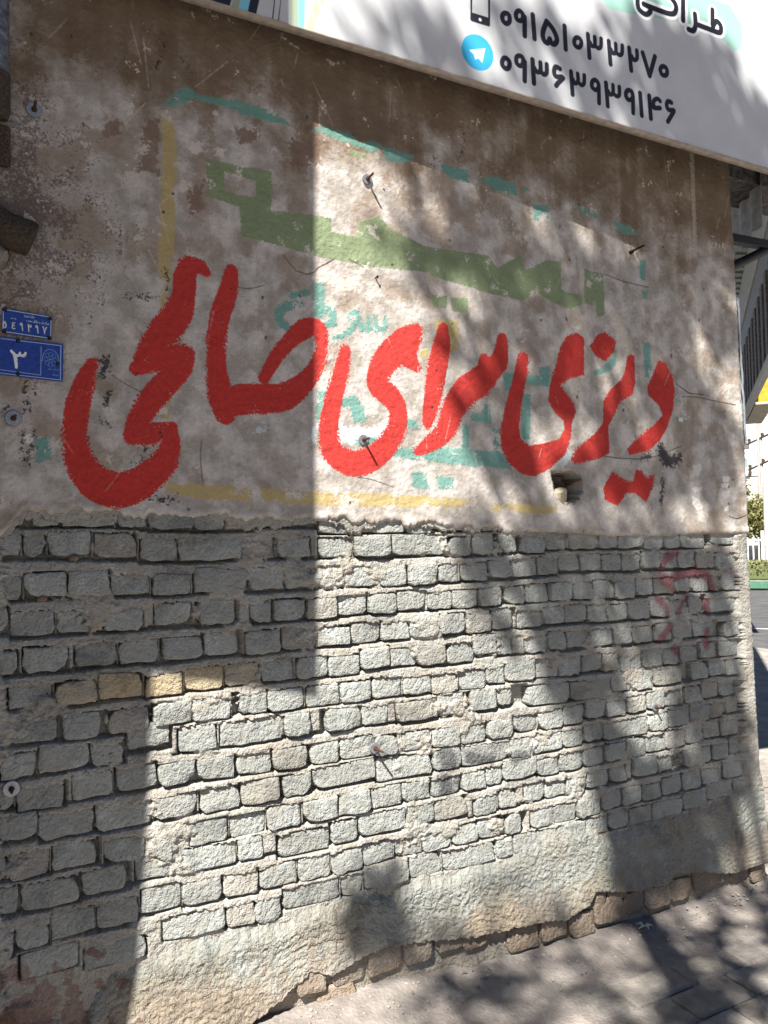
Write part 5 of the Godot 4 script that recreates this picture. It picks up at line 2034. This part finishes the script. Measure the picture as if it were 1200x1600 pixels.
func build_far_street() -> void:
	var across := Basis(ACROSS.normalized(), Vector3.UP, ACROSS.normalized().cross(Vector3.UP))
	# hedge
	var t := thing("hedge", "low clipped hedge behind the green and white kerb", "hedge", spot(17.6, 0, -1.1))
	var o := t.position
	var core := Buf.new()
	core.tint = Color(0.10, 0.12, 0.05)
	core.box(spot(17.75, 0, -0.92) - o, Vector3(13.0, 0.40, 0.6), across, 0.05)
	put("hedge_core", core, material(1, 1, 1), t)
	var r := RandomNumberGenerator.new()
	r.seed = 3
	var places := []
	for k in 9000:
		places.append(spot(17.42 + r.randf() * 0.65, r.randf_range(-3.5, 5.0), -1.1 + 0.42 * sqrt(r.randf()) + 0.03 * r.randf()) - o)
	leaves("foliage", t, places, leaf_mesh(0.07, 0.04), M.garden_leaf, 4)
	# fence
	t = thing("white_fence", "white steel railing fence behind the hedge across the street", "fence", spot(20.0, 0, -1.1))
	o = t.position
	for k in range(-14, 26):
		var s := Buf.new()
		s.box(spot(20.0, k * 0.13, -0.62) - o, Vector3(0.035, 0.95, 0.03), across, 0.003)
		put("picket", s, M.white_paint, t)
	for y in [-0.22, -1.0]:
		var s := Buf.new()
		s.box(spot(20.02, 0.8, y) - o, Vector3(5.4, 0.05, 0.03), across, 0.003)
		put("rail", s, M.white_paint, t)
	for k in [-1.9, 0.12, 2.1]:
		var s := Buf.new()
		s.box(spot(20.05, k, -0.55) - o, Vector3(0.14, 1.15, 0.12), across, 0.01)
		put("post", s, M.white_paint, t)
	# garden trees
	var kinds := [[21.5, 0.0, 0.38, 0.55, 0.62, "small yellowish green tree behind the white fence"], [24.0, -0.75, 1.35, 0.55, 0.5, "taller bush at the white building's foot"], [22.5, 1.5, 0.6, 0.8, 0.9, "wide green tree right of the utility pole"]]
	for k in kinds:
		t = thing("garden_tree", k[5], "tree", spot(k[0], k[1], -1.1), "trees in the garden across the street")
		var tr := Buf.new()
		tr.tube([Vector3(0, 0, 0), Vector3(0.03, 0.6, 0), Vector3(0, 1.1 + k[2], 0)], [0.07, 0.05, 0.02], 8)
		put("trunk", tr, M.bark, t)
		places = []
		for j in 2600:
			var v := Vector3(r.randfn(), r.randfn(), r.randfn())
			v = v.normalized() * pow(r.randf(), 0.4)
			var lump := 1.0 + 0.35 * noise_a.get_noise_3d(v.x * 70.0 + k[0] * 9.0, v.y * 70.0, v.z * 70.0)
			places.append(Vector3(0, 1.1 + k[2], 0) + v * Vector3(k[3], k[4], k[3]) * lump)
		leaves("crown", t, places, leaf_mesh(0.10, 0.06), M.garden_leaf, int(k[0] * 10))
	# white building
	t = thing("white_building", "white rendered apartment building across the street with narrow windows", "building", spot(30.0, -1.4, -1.1))
	o = t.position
	var w := Buf.new()
	w.box(spot(33.0, -3.0, 2.0) - o, Vector3(7.2, 6.4, 5.0), across, 0.02)
	put("wall", w, M.render, t)
	var cor := Buf.new()
	cor.box(spot(33.0, -3.0, 5.3) - o, Vector3(7.5, 0.2, 5.3), across, 0.02)
	put("roof", cor, M.concrete, t)
	for col in 5:
		for row in 4:
			var c := spot(30.72, -5.6 + col * 1.28, 0.3 + row * 1.2)
			var g := Buf.new()
			g.box(c - o, Vector3(0.46, 0.62, 0.10), across, 0.01)
			var win := put("window", g, M.white_paint, t)
			var pane := Buf.new()
			pane.box(c - o + across.z * (0.03 if across.z.dot(AWAY) < 0 else -0.03), Vector3(0.36, 0.52, 0.09), across, 0.004)
			put("pane", pane, M.glass, win)
			var sill := Buf.new()
			sill.box(c - o + Vector3(0, -0.35, 0) - AWAY * 0.05, Vector3(0.56, 0.05, 0.16), across, 0.004)
			put("sill", sill, M.concrete, win)
	var bal := Buf.new()
	bal.box(spot(28.5, 0.6, 1.0) - o, Vector3(3.6, 0.10, 2.4), across, 0.01)
	put("balcony_slab", bal, M.render, t)
	var pil := Buf.new()
	pil.box(spot(28.2, -0.1, 1.45) - o, Vector3(0.34, 0.85, 0.34), across, 0.01)
	put("pillar", pil, M.cream, t)
	# utility poles
	t = thing("utility_pole", "white concrete utility pole with two crossarms of insulators", "utility pole", spot(23.0, 0.12, -1.1))
	o = t.position
	var pole := Buf.new()
	for s in [-0.09, 0.09]:
		pole.tube([Vector3(s, 0, 0), Vector3(s * 0.6, 5.6, 0)], [0.045, 0.035], 8)
	pole.box(Vector3(0, 2.6, 0), Vector3(0.08, 5.2, 0.03), across)
	put("shaft", pole, M.concrete, t)
	for y in [4.02, 3.24]:
		var arm := Buf.new()
		arm.box(Vector3(0, y, 0) + ACROSS * 0.35 + Vector3(0, 0.02, 0), Vector3(1.5, 0.055, 0.06), across * Basis(Vector3.BACK, 0.42), 0.004)
		put("crossarm", arm, M.dark_steel, t)
		for k in 4:
			var ins := Buf.new()
			var at := ACROSS * (-0.28 + 0.36 * k) + Vector3(0, y + 0.02 + (0.36 * k - 0.63) * 0.42, 0)
			ins.tube([at, at + Vector3(0, 0.06, 0), at + Vector3(0, 0.10, 0), at + Vector3(0, 0.13, 0)], [0.02, 0.05, 0.05, 0.02], 8)
			put("insulator", ins, M.pipe_rust, t)
	t = thing("lamp_pole", "thick white street pole standing in the hedge", "pole", spot(18.2, 0.20, -1.1))
	pole = Buf.new()
	pole.tube([Vector3(0, 0, 0), Vector3(0, 2.2, 0), Vector3(0, 2.25, 0)], [0.085, 0.075, 0.03], 12)
	put("shaft", pole, M.white_paint, t)
	t = thing("insulator_rack", "rack of red and white insulators above the balcony pillar", "insulators", spot(26.0, -0.42, 1.9))
	o = t.position
	for k in 4:
		var ins := Buf.new()
		var at := ACROSS * (0.12 * k)
		ins.tube([at, at + Vector3(0, 0.1, 0), at + Vector3(0, 0.2, 0), at + Vector3(0, 0.3, 0)], [0.035, 0.05, 0.035, 0.05], 8)
		put("insulator", ins, M.pipe_rust if k % 2 == 0 else M.white_paint, t)
	var bar := Buf.new()
	bar.box(ACROSS * 0.18 + Vector3(0, -0.02, 0), Vector3(0.6, 0.04, 0.05), across)
	put("bar", bar, M.dark_steel, t)


func _ready() -> void:
	rng.seed = 1
	noise_a.seed = 101
	noise_a.frequency = 0.05
	noise_a.fractal_octaves = 4
	noise_b.seed = 202
	noise_b.frequency = 0.2
	noise_b.fractal_octaves = 3
	# camera
	var cam := Camera3D.new()
	cam.name = "camera"
	add_child(cam)
	var yaw := deg_to_rad(26.8)
	var pitch := deg_to_rad(2.0)
	var roll := deg_to_rad(-1.1)
	var fwd := Vector3(sin(yaw) * cos(pitch), sin(pitch), -cos(yaw) * cos(pitch))
	var right := Vector3(cos(yaw), 0, sin(yaw))
	var up := right.cross(fwd)
	cam.transform = Transform3D(Basis(right * cos(roll) + up * sin(roll), -right * sin(roll) + up * cos(roll), -fwd), EYE)
	cam.fov = 67.3
	cam.near = 0.05
	cam.far = 400.0
	# sky, sun, exposure
	var env := Environment.new()
	env.background_mode = Environment.BG_SKY
	env.tonemap_mode = Environment.TONE_MAPPER_LINEAR
	env.tonemap_exposure = 2.8
	env.sdfgi_enabled = true
	env.ssao_enabled = true
	env.ssil_enabled = true
	var sky_mat := ProceduralSkyMaterial.new()
	sky_mat.sky_top_color = Color(0.37, 0.49, 0.68)
	sky_mat.sky_horizon_color = Color(0.97, 0.98, 0.99)
	sky_mat.sky_curve = 0.10
	sky_mat.ground_horizon_color = Color(0.62, 0.58, 0.53)
	sky_mat.ground_bottom_color = Color(0.40, 0.36, 0.32)
	sky_mat.sky_energy_multiplier = 1.0
	env.sky = Sky.new()
	env.sky.sky_material = sky_mat
	env.background_energy_multiplier = 0.23
	var we := WorldEnvironment.new()
	we.name = "world"
	we.environment = env
	add_child(we)
	var sun := DirectionalLight3D.new()
	sun.name = "sun"
	sun.light_energy = 1.6
	sun.light_color = Color(1.0, 0.972, 0.93)
	sun.light_angular_distance = 0.5
	sun.shadow_enabled = true
	sun.sky_mode = DirectionalLight3D.SKY_MODE_LIGHT_ONLY
	add_child(sun)
	sun.look_at_from_position(SUN * 5.0, Vector3.ZERO, Vector3.UP)
	make_materials()
	build_ground()
	build_wall()
	build_canopy()
	build_sign()
	build_shadow_blocker()
	build_street_tree()
	build_far_street()
	build_plates()
	build_bolts()
	build_pipes()
	build_corner_bits()
	build_bits()
